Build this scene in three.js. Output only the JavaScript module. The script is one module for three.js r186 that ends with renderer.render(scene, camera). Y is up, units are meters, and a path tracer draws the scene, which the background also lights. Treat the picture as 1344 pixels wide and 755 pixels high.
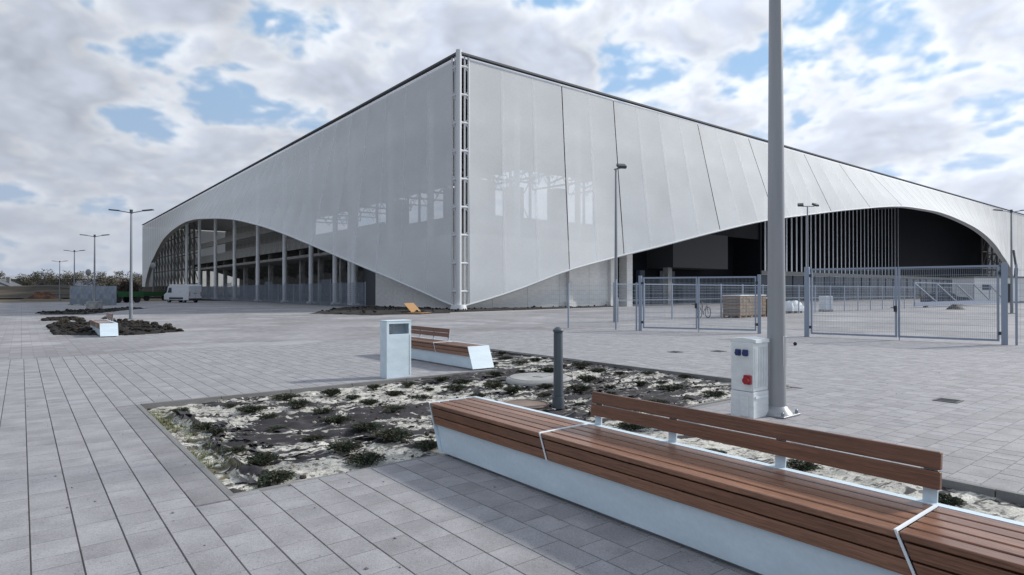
import * as THREE from 'three';
import { mergeGeometries, toCreasedNormals } from 'three/addons/utils/BufferGeometryUtils.js';
import { RoundedBoxGeometry } from 'three/addons/geometries/RoundedBoxGeometry.js';

// ---------------------------------------------------------------- camera, sky, sun, exposure
// World axes: +x runs along the stadium's south facade, -z along its west facade. Metres, y up.
const scene = new THREE.Scene();
const camera = new THREE.PerspectiveCamera(49.9, 1024 / 575, 0.1, 3000);
camera.position.set(0, 1.65, 0);
camera.rotation.order = 'YXZ';
camera.rotation.set(0.0055, -0.6711, 0);
const SUN_DIR = new THREE.Vector3(0.798, 0.545, 0.259).normalize();
const EXPOSURE = 1.18;
const SUN_POWER = 3.4;

// seeded random and noise
let seed = 12345;
function rnd() { seed = (seed * 1664525 + 1013904223) >>> 0; return seed / 4294967296; }
const rr = (a, b) => a + (b - a) * rnd();
function hash3(x, y, z) { let h = (x * 374761393 + y * 668265263 + z * 2147483647) | 0; h = Math.imul(h ^ (h >>> 13), 1274126177); h = Math.imul(h ^ (h >>> 16), 2246822519); return ((h ^ (h >>> 15)) >>> 0) / 4294967296; }
const fade = t => t * t * t * (t * (t * 6 - 15) + 10);
function noise2(x, y, s = 0, px = 0, py = 0) {
  const xi = Math.floor(x), yi = Math.floor(y), u = fade(x - xi), v = fade(y - yi);
  const X = px ? ((xi % px) + px) % px : xi, X1 = px ? (X + 1) % px : xi + 1, Y = py ? ((yi % py) + py) % py : yi, Y1 = py ? (Y + 1) % py : yi + 1;
  const a = hash3(X, Y, s), b = hash3(X1, Y, s), c = hash3(X, Y1, s), d = hash3(X1, Y1, s);
  return a + (b - a) * u + (c - a) * v + (a - b - c + d) * u * v;
}
function fbm(x, y, o = 5, s = 0, px = 0, py = 0) { let v = 0, a = 0.5, n = 0; for (let i = 0; i < o; i++) { v += a * noise2(x, y, s + i * 17, px, py); n += a; a *= 0.5; x *= 2; y *= 2; px *= 2; py *= 2; } return v / n; }
const clamp = (x, a = 0, b = 1) => Math.min(b, Math.max(a, x));
const sst = (a, b, x) => { const t = clamp((x - a) / (b - a)); return t * t * (3 - 2 * t); };
const mix = (a, b, t) => a + (b - a) * t;
function lerpTable(T, V, x) { if (x <= T[0]) return V[0]; for (let i = 1; i < T.length; i++) if (x <= T[i]) return mix(V[i - 1], V[i], (x - T[i - 1]) / (T[i] - T[i - 1])); return V[V.length - 1]; }
function smoothTable(T, V) { // monotone-ish Catmull-Rom through the table
  return x => {
    if (x <= T[0]) return V[0]; const n = T.length; if (x >= T[n - 1]) return V[n - 1];
    let i = 1; while (x > T[i]) i++;
    const h = T[i] - T[i - 1], t = (x - T[i - 1]) / h, m = k => k <= 0 ? (V[1] - V[0]) / (T[1] - T[0]) : k >= n - 1 ? (V[n - 1] - V[n - 2]) / (T[n - 1] - T[n - 2]) : (V[k + 1] - V[k - 1]) / (T[k + 1] - T[k - 1]);
    const t2 = t * t, t3 = t2 * t;
    return (2 * t3 - 3 * t2 + 1) * V[i - 1] + (t3 - 2 * t2 + t) * h * m(i - 1) + (-2 * t3 + 3 * t2) * V[i] + (t3 - t2) * h * m(i);
  };
}

const SX = 1.7, SZ = 31.3;
function makeSky() {
  const W = 3072, Hh = 1536, data = new Float32Array(W * Hh * 4);
  for (let j = 0; j < Hh; j++) {
    const el = ((j + 0.5) / Hh - 0.5) * Math.PI, y = Math.sin(el), c = Math.cos(el);
    for (let i = 0; i < W; i++) {
      const o = (j * W + i) * 4; data[o + 3] = 1;
      if (y < 0) { data[o] = 0.30; data[o + 1] = 0.30; data[o + 2] = 0.31; continue; }
      const az = ((i + 0.5) / W - 0.5) * 2 * Math.PI, x = c * Math.cos(az), z = c * Math.sin(az);
      const q = 1 / (y + 0.30);
      let px = x * q * 5.6 + SX, pz = z * q * 5.6 + SZ;
      const wx = fbm(px * 0.8, pz * 0.8, 3, 3) - 0.5, wz = fbm(px * 0.8 + 9, pz * 0.8, 3, 5) - 0.5;
      px += wx * 0.5; pz += wz * 0.5;
      const big = fbm(px * 0.5, pz * 0.5, 3, 40), f = fbm(px, pz, 6, 70), fine = fbm(px * 4.3, pz * 4.3, 4, 90), lit = fbm(px - SUN_DIR.x * 0.22, pz - SUN_DIR.z * 0.22, 4, 70);
      const dens = f * 0.6 + big * 0.4 + (fine - 0.5) * 0.24;
      const cover = sst(0.335, 0.50, dens), thick = sst(0.42, 0.63, dens), edge = clamp((f - lit) * 3.2 + 0.5);
      const haze = Math.exp(-y * 6.0);
      const cs = x * SUN_DIR.x + y * SUN_DIR.y + z * SUN_DIR.z, glow = Math.pow((1 + cs) / 2, 1.3);
      const puff = 1 + (fine - 0.5) * 0.24 + (edge - 0.5) * 0.34;
      const b = [mix(0.36, 0.22, sst(0, 0.6, y)), mix(0.52, 0.42, sst(0, 0.6, y)), mix(0.74, 0.68, sst(0, 0.6, y))];
      const cl = [mix(0.84, 0.53, thick) * puff, mix(0.865, 0.575, thick) * puff, mix(0.90, 0.67, thick) * puff];
      const hz = [0.55, 0.59, 0.675];
      for (let k = 0; k < 3; k++) data[o + k] = mix(mix(b[k], cl[k], cover * 0.97), hz[k], haze * 0.9) * (0.60 + 0.60 * glow);
    }
  }
  const t = new THREE.DataTexture(data, W, Hh, THREE.RGBAFormat, THREE.FloatType);
  t.mapping = THREE.EquirectangularReflectionMapping; t.minFilter = t.magFilter = THREE.LinearFilter; t.needsUpdate = true;
  return t;
}
const skyTexture = makeSky();
scene.background = skyTexture; scene.environment = skyTexture;
const sun = new THREE.DirectionalLight(new THREE.Color(1.0, 0.955, 0.89), SUN_POWER);
sun.name = 'sun'; sun.position.copy(SUN_DIR).multiplyScalar(300); sun.castShadow = true; sun.shadow.radius = 9;
sun.shadow.mapSize.set(4096, 4096);
Object.assign(sun.shadow.camera, { left: -220, right: 220, top: 220, bottom: -220, near: 1, far: 900 });
scene.add(sun); scene.add(sun.target);

// ---------------------------------------------------------------- helpers
const V = (x, y, z) => new THREE.Vector3(x, y, z);
const taken = {};
function numbered(name) { taken[name] = (taken[name] ?? -1) + 1; return taken[name] ? name + '_' + String(taken[name]).padStart(3, '0') : name; }
function thing(name, label, category, pos = [0, 0, 0], turn = 0, group) {
  const o = new THREE.Group(); o.name = numbered(name); o.position.set(...pos); o.rotation.y = turn; o.userData = { label, category };
  if (group) o.userData.group = group; scene.add(o); return o;
}
function part(parent, name, geo, mat, label) { const m = new THREE.Mesh(geo, mat); m.name = name; m.castShadow = m.receiveShadow = true; if (label) m.userData.label = label; parent.add(m); return m; }
function structure(name, geo, mat, label, category = 'ground') { const m = geo ? new THREE.Mesh(geo, mat) : new THREE.Group(); m.name = numbered(name); m.castShadow = m.receiveShadow = true; m.userData = { kind: 'structure', label, category }; scene.add(m); return m; }
function copyOf(o, pos, turn, label) { const c = o.clone(); c.name = numbered(o.name.replace(/_\d{3}$/, '')); c.userData = { ...o.userData }; if (label) c.userData.label = label; c.position.set(...pos); c.rotation.y = turn; scene.add(c); return c; }
const ni = g => { const r = g.index ? g.toNonIndexed() : g; for (const k of Object.keys(r.attributes)) if (!['position', 'normal', 'uv', 'color'].includes(k)) r.deleteAttribute(k); return r; };
const merge = list => mergeGeometries(list.map(ni), false);
// box with uv in metres (long side along u)
function box(w, h, d, x = 0, y = 0, z = 0, ry = 0) {
  const g = new THREE.BoxGeometry(w, h, d), uv = g.attributes.uv, p = g.attributes.position, n = g.attributes.normal;
  for (let i = 0; i < p.count; i++) {
    const a = Math.abs(n.getX(i)), b = Math.abs(n.getY(i));
    let u, v; if (a > 0.5) { u = p.getZ(i); v = p.getY(i); } else if (b > 0.5) { u = p.getX(i); v = p.getZ(i); if (d > w) [u, v] = [v, u]; } else { u = p.getX(i); v = p.getY(i); }
    uv.setXY(i, u + x + 0.37 * z, v + y);
  }
  if (ry) g.rotateY(ry); g.translate(x, y, z); return g;
}
function rbox(w, h, d, r = 0.01, x = 0, y = 0, z = 0, seg = 1) { const g = new RoundedBoxGeometry(w, h, d, seg, r); g.translate(x, y, z); return g; }
function rod(a, b, r, seg = 8, r2 = r, open = false) {
  const d = b.clone().sub(a), g = new THREE.CylinderGeometry(r2, r, d.length(), seg, 1, open);
  g.applyQuaternion(new THREE.Quaternion().setFromUnitVectors(V(0, 1, 0), d.normalize())); const m = a.clone().add(b).multiplyScalar(0.5); g.translate(m.x, m.y, m.z); return g;
}
function quads(list) { // list of [p,p,p,p] Vector3 -> flat shaded geometry, uv in metres along the first two edges
  const pos = [], uv = [];
  for (const [a, b, c, d] of list) {
    const L = a.distanceTo(b), M = b.distanceTo(c);
    for (const [p, u, v] of [[a, 0, 0], [b, L, 0], [c, L, M], [a, 0, 0], [c, L, M], [d, 0, M]]) { pos.push(p.x, p.y, p.z); uv.push(u, v); }
  }
  const g = new THREE.BufferGeometry(); g.setAttribute('position', new THREE.Float32BufferAttribute(pos, 3)); g.setAttribute('uv', new THREE.Float32BufferAttribute(uv, 2)); g.computeVertexNormals(); return g;
}
function extrudeXY(pts, depth, bevel = 0) { const s = new THREE.Shape(pts.map(p => new THREE.Vector2(...p))); const g = new THREE.ExtrudeGeometry(s, { depth, bevelEnabled: bevel > 0, bevelSize: bevel, bevelThickness: bevel, bevelSegments: 2, steps: 1 }); g.translate(0, 0, -depth / 2); return g; }
// textures
function tex(w, h, fn, srgb = true, rx = 1, ry = rx) {
  const d = new Uint8Array(w * h * 4);
  for (let j = 0; j < h; j++) for (let i = 0; i < w; i++) { const c = fn(i / w, j / h), o = (j * w + i) * 4; d[o] = clamp(c[0]) * 255; d[o + 1] = clamp(c[1]) * 255; d[o + 2] = clamp(c[2]) * 255; d[o + 3] = 255; }
  const t = new THREE.DataTexture(d, w, h, THREE.RGBAFormat); t.wrapS = t.wrapT = THREE.RepeatWrapping; t.magFilter = THREE.LinearFilter; t.minFilter = THREE.LinearMipmapLinearFilter; t.generateMipmaps = true;
  if (srgb) t.colorSpace = THREE.SRGBColorSpace; t.repeat.set(rx, ry); t.needsUpdate = true; return t;
}
const g3 = v => [v, v, v];
const col = (r, g, b) => new THREE.Color().setRGB(r, g, b);
const std = (c, rough = 0.7, extra = {}) => new THREE.MeshStandardMaterial({ color: col(...c), roughness: rough, ...extra });

const grainMap = tex(1024, 1024, (u, v) => { const a = fbm(u * 8, v * 8, 5, 1, 8, 8), b = noise2(u * 400, v * 400, 7, 400, 400), s = noise2(u * 130, v * 130, 9, 130, 130); return g3(0.80 + (a - 0.5) * 0.20 + (b - 0.5) * 0.13 - (s > 0.93 ? 0.10 : 0)); }, true, 1 / 2.3);
const grainBump = tex(512, 512, (u, v) => g3(0.5 + (noise2(u * 256, v * 256, 3, 256, 256) - 0.5) * 0.7 + (fbm(u * 32, v * 32, 3, 5, 32, 32) - 0.5) * 0.5), false, 1 / 0.9);
const dirtMap = tex(512, 512, (u, v) => { const a = fbm(u * 6, v * 6, 6, 21, 6, 6); return g3(0.86 + (a - 0.5) * 0.36); }, true, 1 / 3);
const wipeMap = tex(512, 512, (u, v) => { const a = fbm(u * 4, v * 16, 5, 31, 4, 16), b = noise2(u * 90, v * 90, 33, 90, 90); return g3(0.95 + (a - 0.5) * 0.10 + (b - 0.5) * 0.03); }, true, 1 / 1.7);
const woodMap = tex(1024, 256, (u, v) => { const w = fbm(u * 6, v * 3, 3, 50, 6, 3), g = fbm(u * 8, v * 140 + w * 4, 4, 55, 8, 0), f = noise2(u * 50, v * 250, 57, 50, 250), k = 0.73 + (g - 0.5) * 0.38 + (f - 0.5) * 0.14 + (w - 0.5) * 0.12; return [k, k * 0.97, k * 0.93]; }, true, 1 / 1.9, 1 / 0.6);
const soilMap = tex(512, 512, (u, v) => { const a = fbm(u * 12, v * 12, 5, 61, 12, 12), b = noise2(u * 180, v * 180, 63, 180, 180); const k = 0.55 + (a - 0.5) * 0.9 + (b - 0.5) * 0.5; return [k, k * 0.95, k * 0.9]; }, true, 1 / 2.5);
const M = {
  white: std([0.66, 0.775, 0.85], 0.42, { map: wipeMap }), whiteFlat: std([0.70, 0.74, 0.77], 0.5), galv: std([0.40, 0.43, 0.47], 0.42, { metalness: 0.55, map: dirtMap }),
  fence: std([0.27, 0.32, 0.40], 0.45, { metalness: 0.35 }), wire: std([0.36, 0.41, 0.48], 0.4, { metalness: 0.4 }), poleGrey: std([0.46, 0.475, 0.50], 0.4, { metalness: 0.25, map: dirtMap }),
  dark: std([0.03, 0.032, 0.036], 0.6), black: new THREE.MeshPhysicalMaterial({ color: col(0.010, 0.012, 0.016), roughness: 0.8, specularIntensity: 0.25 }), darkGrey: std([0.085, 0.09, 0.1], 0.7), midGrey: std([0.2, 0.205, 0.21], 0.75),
  conc: std([0.42, 0.42, 0.41], 0.85, { map: dirtMap, bumpMap: grainBump, bumpScale: 0.002 }), stone: std([0.2, 0.2, 0.2], 0.9), rubber: std([0.02, 0.02, 0.02], 0.85),
  steelWhite: std([0.74, 0.76, 0.78], 0.5), wallWhite: std([0.78, 0.78, 0.76], 0.75, { map: wipeMap }), soil: std([0.034, 0.026, 0.020], 0.95, { map: soilMap }), glassBlue: new THREE.MeshPhysicalMaterial({ color: col(0.03, 0.045, 0.07), roughness: 0.08, metalness: 0, specularIntensity: 0.45, ior: 1.45 }),
  latticeGrey: std([0.10, 0.098, 0.095], 0.6),
  finGrey: std([0.62, 0.65, 0.70], 0.5),
  bolt: std([0.30, 0.31, 0.34], 0.35, { metalness: 0.8 }), red: std([0.30, 0.012, 0.02], 0.4), blue: std([0.015, 0.03, 0.13], 0.4), green: std([0.02, 0.10, 0.035], 0.6), card: std([0.30, 0.17, 0.07], 0.85), lampHead: std([0.06, 0.065, 0.07], 0.5), lens: std([0.6, 0.6, 0.58], 0.25),
};
const woods = [[0.41, 0.205, 0.13], [0.36, 0.175, 0.11], [0.47, 0.25, 0.165], [0.32, 0.155, 0.098]].map(c => std(c, 0.3, { map: woodMap, bumpMap: woodMap, bumpScale: 0.0012 }));
console.log('materials done');

// ---------------------------------------------------------------- ground
const rectSheet = (x0, x1, z0, z1, y, s = 1) => { const g = quads([[V(x0, y, z1), V(x1, y, z1), V(x1, y, z0), V(x0, y, z0)]]); const p = g.attributes.position, uv = g.attributes.uv; for (let i = 0; i < p.count; i++) uv.setXY(i, p.getX(i) * s, p.getZ(i) * s); return g; };
const earthMap = tex(1024, 1024, (u, v) => { const a = fbm(u * 10, v * 10, 6, 81, 10, 10), b = fbm(u * 60, v * 60, 3, 83, 60, 60); return [0.44 + (a - 0.5) * 0.4 + (b - 0.5) * 0.2, 0.40 + (a - 0.5) * 0.34 + (b - 0.5) * 0.2, 0.33 + (a - 0.5) * 0.3 + (b - 0.5) * 0.16]; }, true, 1 / 60);
structure('ground', rectSheet(-1200, 1200, -1300, 500, -0.3), std([0.75, 0.72, 0.66], 0.95, { map: earthMap }), 'bare brown earth reaching to the horizon');
const X0 = -8, X1 = 26, Z0 = -19.15, Z1 = 2.95;
const plazaMap = tex(2048, 2048, (u, v) => {
  const S = 20, X = u * S, Z = v * S, cx = Math.floor(X / 0.25), row = cx, off = hash3(row, 3, 1) * 0.25, cz = Math.floor((Z + off) / 0.333333);
  const fx = X / 0.25 - cx, fz = (Z + off) / 0.333333 - cz;
  const tone = hash3(cx, ((cz % 60) + 60) % 60, 5), a = fbm(u * 5, v * 5, 6, 101, 5, 5), bl = fbm(u * 9, v * 9, 6, 111, 9, 9);
  let k = 0.66 + (tone - 0.5) * 0.07 + (a - 0.5) * 0.22 + sst(0.58, 0.74, bl) * 0.09;
  if (fx < 0.04 || fz < 0.03) k -= 0.10;
  return [k * 1.005, k, k * 1.0];
}, true, 1 / 20);
const plazaMat = std([0.56, 0.55, 0.57], 0.85, { map: plazaMap });
structure('far_paving', merge([rectSheet(-90, 210, -112, Z0, -0.004), rectSheet(-90, X0, Z0, 40, -0.004), rectSheet(X1, 210, Z0, 40, -0.004), rectSheet(X0, X1, Z1, 40, -0.004)]), plazaMat, 'grey concrete paving of the wide plaza', 'paving');
// near paving: every slab is geometry, V-grooved joints over a dark joint bed
const paving = structure('paving', null, null, 'grey concrete slab paving of the near plaza', 'paving');
const BED = { x0: 1.3, x1: 10.4, z0: -10.4, z1: -5.33 };            // main planting bed
const STRIP1 = { x0: 3.86, x1: 6.36, z0: -5.33, z1: 3.2 };           // strip behind the long bench
const STRIP2 = { x0: 7.86, x1: 10.4, z0: -15.2, z1: -10.4 };         // strip behind the short bench
const inBed = (x, z) => [BED, STRIP1, STRIP2].some(b => x > b.x0 && x < b.x1 && z > b.z0 && z < b.z1);
part(paving, 'joint_sand', merge([rectSheet(X0, BED.x0, Z0, Z1, -0.0135), rectSheet(BED.x0, STRIP1.x0, BED.z1, Z1, -0.0135), rectSheet(BED.x0, STRIP2.x0, Z0, BED.z0, -0.0135), rectSheet(STRIP2.x0, BED.x1, Z0, STRIP2.z0, -0.0135), rectSheet(BED.x1, X1, Z0, Z1, -0.0135), rectSheet(STRIP1.x1, BED.x1, BED.z1, Z1, -0.0135)]), std([0.20, 0.195, 0.195], 0.95));
const slabs = [];
function cutRow(a0, a1, lens) { const out = []; let a = a0 - rnd() * 0.3; while (a < a1) { let L = lens[Math.floor(rnd() * lens.length)]; const s = Math.max(a, a0), e = Math.min(a + L, a1); if (e - s > 0.07) out.push([s, e]); a += L; } return out; }
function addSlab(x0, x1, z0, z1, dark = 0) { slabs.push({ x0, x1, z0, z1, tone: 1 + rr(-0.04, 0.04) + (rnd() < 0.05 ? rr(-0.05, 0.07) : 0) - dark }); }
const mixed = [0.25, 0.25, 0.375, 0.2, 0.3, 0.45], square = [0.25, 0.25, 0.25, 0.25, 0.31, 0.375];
for (let k = -33; k < 104; k++) {
  const x0 = 0.05 + 0.25 * k, x1 = x0 + 0.25; if (x0 < X0 || x1 > X1) continue;
  const xm = x0 + 0.125;
  if (xm < 1.05) for (const [a, b] of cutRow(Z0, Z1, mixed)) addSlab(x0, x1, a, b);
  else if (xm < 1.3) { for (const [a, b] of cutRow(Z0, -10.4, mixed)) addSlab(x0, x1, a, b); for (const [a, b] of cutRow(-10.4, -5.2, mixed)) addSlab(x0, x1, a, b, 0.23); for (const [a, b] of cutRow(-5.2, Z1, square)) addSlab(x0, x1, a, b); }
  else {
    const far = xm > STRIP2.x0 && xm < STRIP2.x1 ? STRIP2.z0 : BED.z0;
    for (const [a, b] of cutRow(Z0, far, mixed)) addSlab(x0, Math.min(x1, xm < STRIP2.x0 ? 99 : 99), a, b);
    if (xm < STRIP1.x0) for (const [a, b] of cutRow(BED.z1, Z1, square)) addSlab(x0, x1, a, b);
  }
}
for (let z0 = BED.z0; z0 < Z1 - 0.2; z0 += 0.25) { // plaza east of the beds: rows run the other way
  const s = z0 < BED.z1 ? BED.x1 : STRIP1.x1;
  for (const [a, b] of cutRow(s, X1, mixed)) addSlab(a, b, z0, z0 + 0.25);
}
function slabArrays(s, pos, uv, colr) {
  const gx = 0.0018, c = 0.0035, y = rr(-0.0007, 0.0007), yb = -0.013, ou = rnd() * 9, ov = rnd() * 9;
  const strongX = s.z0 > -30; const gX = strongX ? 0.0021 : gx;
  const X = [s.x0 + gX, s.x0 + gX + c, s.x1 - gX - c, s.x1 - gX], Z = [s.z0 + gx * 0.5, s.z0 + gx * 0.5 + c * 0.6, s.z1 - gx * 0.5 - c * 0.6, s.z1 - gx * 0.5];
  const quad = (a, b, cc, d) => { for (const p of [a, b, cc, a, cc, d]) { pos.push(p[0], p[1], p[2]); uv.push(p[0] + ou, p[2] + ov); if (colr) colr.push(s.tone, s.tone, s.tone * 1.012); } };
  const T = [[X[1], y, Z[1]], [X[2], y, Z[1]], [X[2], y, Z[2]], [X[1], y, Z[2]]], B = [[X[0], yb, Z[0]], [X[3], yb, Z[0]], [X[3], yb, Z[3]], [X[0], yb, Z[3]]];
  quad(T[0], T[3], T[2], T[1]); for (let i = 0; i < 4; i++) { const j = (i + 1) % 4; quad(B[j], B[i], T[i], T[j]); }
}
const toGeo = (pos, uv, colr) => { const g = new THREE.BufferGeometry(); g.setAttribute('position', new THREE.Float32BufferAttribute(pos, 3)); g.setAttribute('uv', new THREE.Float32BufferAttribute(uv, 2)); if (colr) g.setAttribute('color', new THREE.Float32BufferAttribute(colr, 3)); g.computeVertexNormals(); return g; };
const cy = Math.cos(0.6711), sy = Math.sin(0.6711);
for (const s of slabs) { // seen size, to choose the ones that become parts of their own
  const x = (s.x0 + s.x1) / 2, z = (s.z0 + s.z1) / 2, d = x * sy - z * cy, lat = x * cy + z * sy;
  s.size = d > 2.6 && Math.abs(lat / d) < 0.84 && !(x > 3.1 && z > -5.5 && x < 6.2) ? (s.x1 - s.x0) * (s.z1 - s.z0) / (d * d * d) : 0;
}
slabs.sort((a, b) => b.size - a.size);
const SLAB = [0.425, 0.415, 0.43];
const slabMats = [0.94, 0.97, 1.0, 1.03, 1.06, 0.78].map(t => std(SLAB.map(c => c * t), 0.78, { map: grainMap, bumpMap: grainBump, bumpScale: 0.0016 }));
const pickMat = t => slabMats[t < 0.885 ? 5 : clamp(Math.round((t - 0.94) / 0.03), 0, 4)];
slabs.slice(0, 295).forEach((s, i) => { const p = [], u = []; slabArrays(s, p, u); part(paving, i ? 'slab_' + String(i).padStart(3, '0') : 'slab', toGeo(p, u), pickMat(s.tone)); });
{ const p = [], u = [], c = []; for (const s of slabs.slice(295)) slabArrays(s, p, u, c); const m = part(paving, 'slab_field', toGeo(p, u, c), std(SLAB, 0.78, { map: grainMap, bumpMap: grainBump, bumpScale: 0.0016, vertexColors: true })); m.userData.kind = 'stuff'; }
console.log('slabs', slabs.length);

// ---------------------------------------------------------------- planting beds
const ridge = (x, z) => z > -9.6 && z < -5.6 && x < 2.2 ? Math.exp(-Math.pow((x - 1.72 - 0.10 * Math.sin(z * 2.1) - 0.05 * Math.sin(z * 5.3)) / 0.06, 2)) : 0;
const fabricTest = (x, z) => { // >0 where black fabric shows, <0 where pale sand covers it
  const a = 0.20, u = x * Math.cos(a) + z * Math.sin(a), v = -x * Math.sin(a) + z * Math.cos(a);
  const w = fbm(u * 0.9, v * 0.9, 3, 301) - 0.5, st = fbm(u * 0.95 + w * 1.4, v * 6.5 + w * 5, 4, 311), sl = 1 - Math.abs(2 * fbm(u * 0.8 + 7, v * 7.5 + w * 6, 3, 315) - 1), patch = fbm(x * 0.6 + 2.4, z * 0.7 + 1, 3, 321);
  const black = sst(1.2, 0, Math.abs(v + 7.55 + 0.35 * Math.sin(u)) - 0.1) * sst(1.7, 3.0, x) + sst(5.2, 6.6, x) * sst(-6.0, -7.0, z) * 0.8;
  const bias = 0.11 * black - 0.05 - 0.07 * sst(-5.95, -5.6, z) * (z < -5.3 ? 1 : 0) - (z > -5.3 ? 0.13 : 0) - 0.07 * sst(0.92, 0.99, sl) - 0.09 * sst(-8.0, -8.9, z) * sst(6.2, 4.6, x) + 0.25 * ridge(x, z);
  return st * 0.5 + patch * 0.5 - 0.49 + bias;
};
function bedHeight(x, z) {
  const f = fabricTest(x, z), s = sst(-0.01, 0.03, f);
  return -0.055 + (fbm(x * 1.1, z * 1.1, 3, 331) - 0.5) * 0.07 + s * (0.012 + (fbm(x * 4, z * 13, 4, 341) - 0.5) * 0.11) + (1 - s) * (fbm(x * 8, z * 10, 4, 351) - 0.5) * 0.055 + (Math.abs(f) < 0.012 ? 0.012 : 0)
    + 0.06 * ridge(x, z) * (0.4 + fbm(x * 6, z * 5, 2, 356));
}
function bedSheet(b, cell, mapRes) {
  const nx = Math.round((b.x1 - b.x0) / cell), nz = Math.round((b.z1 - b.z0) / cell), g = new THREE.PlaneGeometry(b.x1 - b.x0, b.z1 - b.z0, nx, nz); g.rotateX(-Math.PI / 2); g.translate((b.x0 + b.x1) / 2, 0, (b.z0 + b.z1) / 2);
  const p = g.attributes.position; for (let i = 0; i < p.count; i++) p.setY(i, bedHeight(p.getX(i), p.getZ(i))); g.computeVertexNormals();
  const w = Math.round((b.x1 - b.x0) * mapRes), h = Math.round((b.z1 - b.z0) * mapRes);
  const t = tex(w, h, (u, v) => {
    const x = mix(b.x0, b.x1, u), z = mix(b.z1, b.z0, v), f = fabricTest(x, z) + (noise2(x * 60, z * 60, 361) - 0.5) * 0.02, cr = Math.abs(2 * fbm(x * 1.3 + 0.5 * z, z * 3.2 - 0.6 * x, 3, 393) - 1), sl = Math.abs(2 * fbm(x * 0.9 + 0.2 * z, z * 5.5 - 1.1 * x, 3, 397) - 1), s = mix(sst(-0.004, 0.010, f), 1, 0.9 * sst(0.045, 0.02, cr)) * (1 - 0.92 * sst(0.05, 0.025, sl) * sst(0.4, 0.5, fbm(x * 1.5, z * 1.5, 2, 398)));
    const gr = noise2(x * 140, z * 140, 371), cl = fbm(x * 6, z * 6, 4, 381), sand = 0.66 + (cl - 0.5) * 0.30 + (gr - 0.5) * 0.30 - sst(0.60, 0.72, fbm(x * 18, z * 24, 3, 391)) * 0.26, fab = 0.15 + (gr - 0.5) * 0.05 + (cl - 0.5) * 0.14;
    const edge = x < 1.62 + 0.1 * Math.sin(z * 3) && z > -9.9 ? sst(0.5, 0.62, fbm(x * 5, z * 5, 3, 395)) : 0;
    const c = [mix(sand, fab * 1.02, s), mix(sand * 0.985, fab * 0.96, s), mix(sand * 0.94, fab * 1.05, s)];
    return [mix(c[0], 0.32, edge * 0.8), mix(c[1], 0.30, edge * 0.8), mix(c[2], 0.22, edge * 0.8)];
  }, true);
  t.wrapS = t.wrapT = THREE.ClampToEdgeWrapping; return [g, std([1, 1, 1], 0.9, { map: t, bumpMap: grainBump, bumpScale: 0.003 })];
}
function plantingBed(b, label, cell, res) { const o = structure('planting_bed', null, null, label, 'planting bed'); const [g, m] = bedSheet(b, cell, res); part(o, 'fabric_and_sand', g, m); return o; }
const bedMain = plantingBed(BED, 'planting bed of torn black weed fabric and pale sand beside the bins and benches', 0.04, 200);
const bedStrip = plantingBed(STRIP1, 'narrow sandy planting strip behind the long wooden bench', 0.05, 140);
const bedBack = plantingBed(STRIP2, 'narrow planting strip behind the short bench with back slab', 0.06, 100);
const kerbMat = std([0.27, 0.268, 0.265], 0.85, { map: grainMap });
function kerbRun(bed, x0, z0, x1, z1, mat, top = 0.004) { const L = Math.hypot(x1 - x0, z1 - z0), n = Math.max(1, Math.round(L)), a = Math.atan2(x1 - x0, z1 - z0); for (let i = 0; i < n; i++) { const t = (i + 0.5) / n, g = rbox(0.06, 0.2, L / n - 0.006, 0.006); const m = part(bed, 'kerb_stone', g, mat); m.position.set(mix(x0, x1, t), top - 0.1 + rr(-0.002, 0.002), mix(z0, z1, t)); m.rotation.y = a; } }
kerbRun(bedMain, 1.33, -10.4, 1.33, -5.3, kerbMat); kerbRun(bedMain, 1.36, -5.36, 3.3, -5.36, kerbMat, -0.006); kerbRun(bedMain, 1.36, -10.37, 7.83, -10.37, kerbMat, 0.012); kerbRun(bedMain, 6.39, -5.36, 10.34, -5.36, kerbMat); kerbRun(bedMain, 10.37, -10.34, 10.37, -5.39, kerbMat, 0.02);
kerbRun(bedStrip, 6.33, -5.3, 6.33, 3.2, kerbMat, 0.012); kerbRun(bedBack, 10.37, -15.2, 10.37, -10.4, kerbMat, 0.02); kerbRun(bedBack, 7.89, -15.17, 10.3, -15.17, kerbMat);

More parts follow.
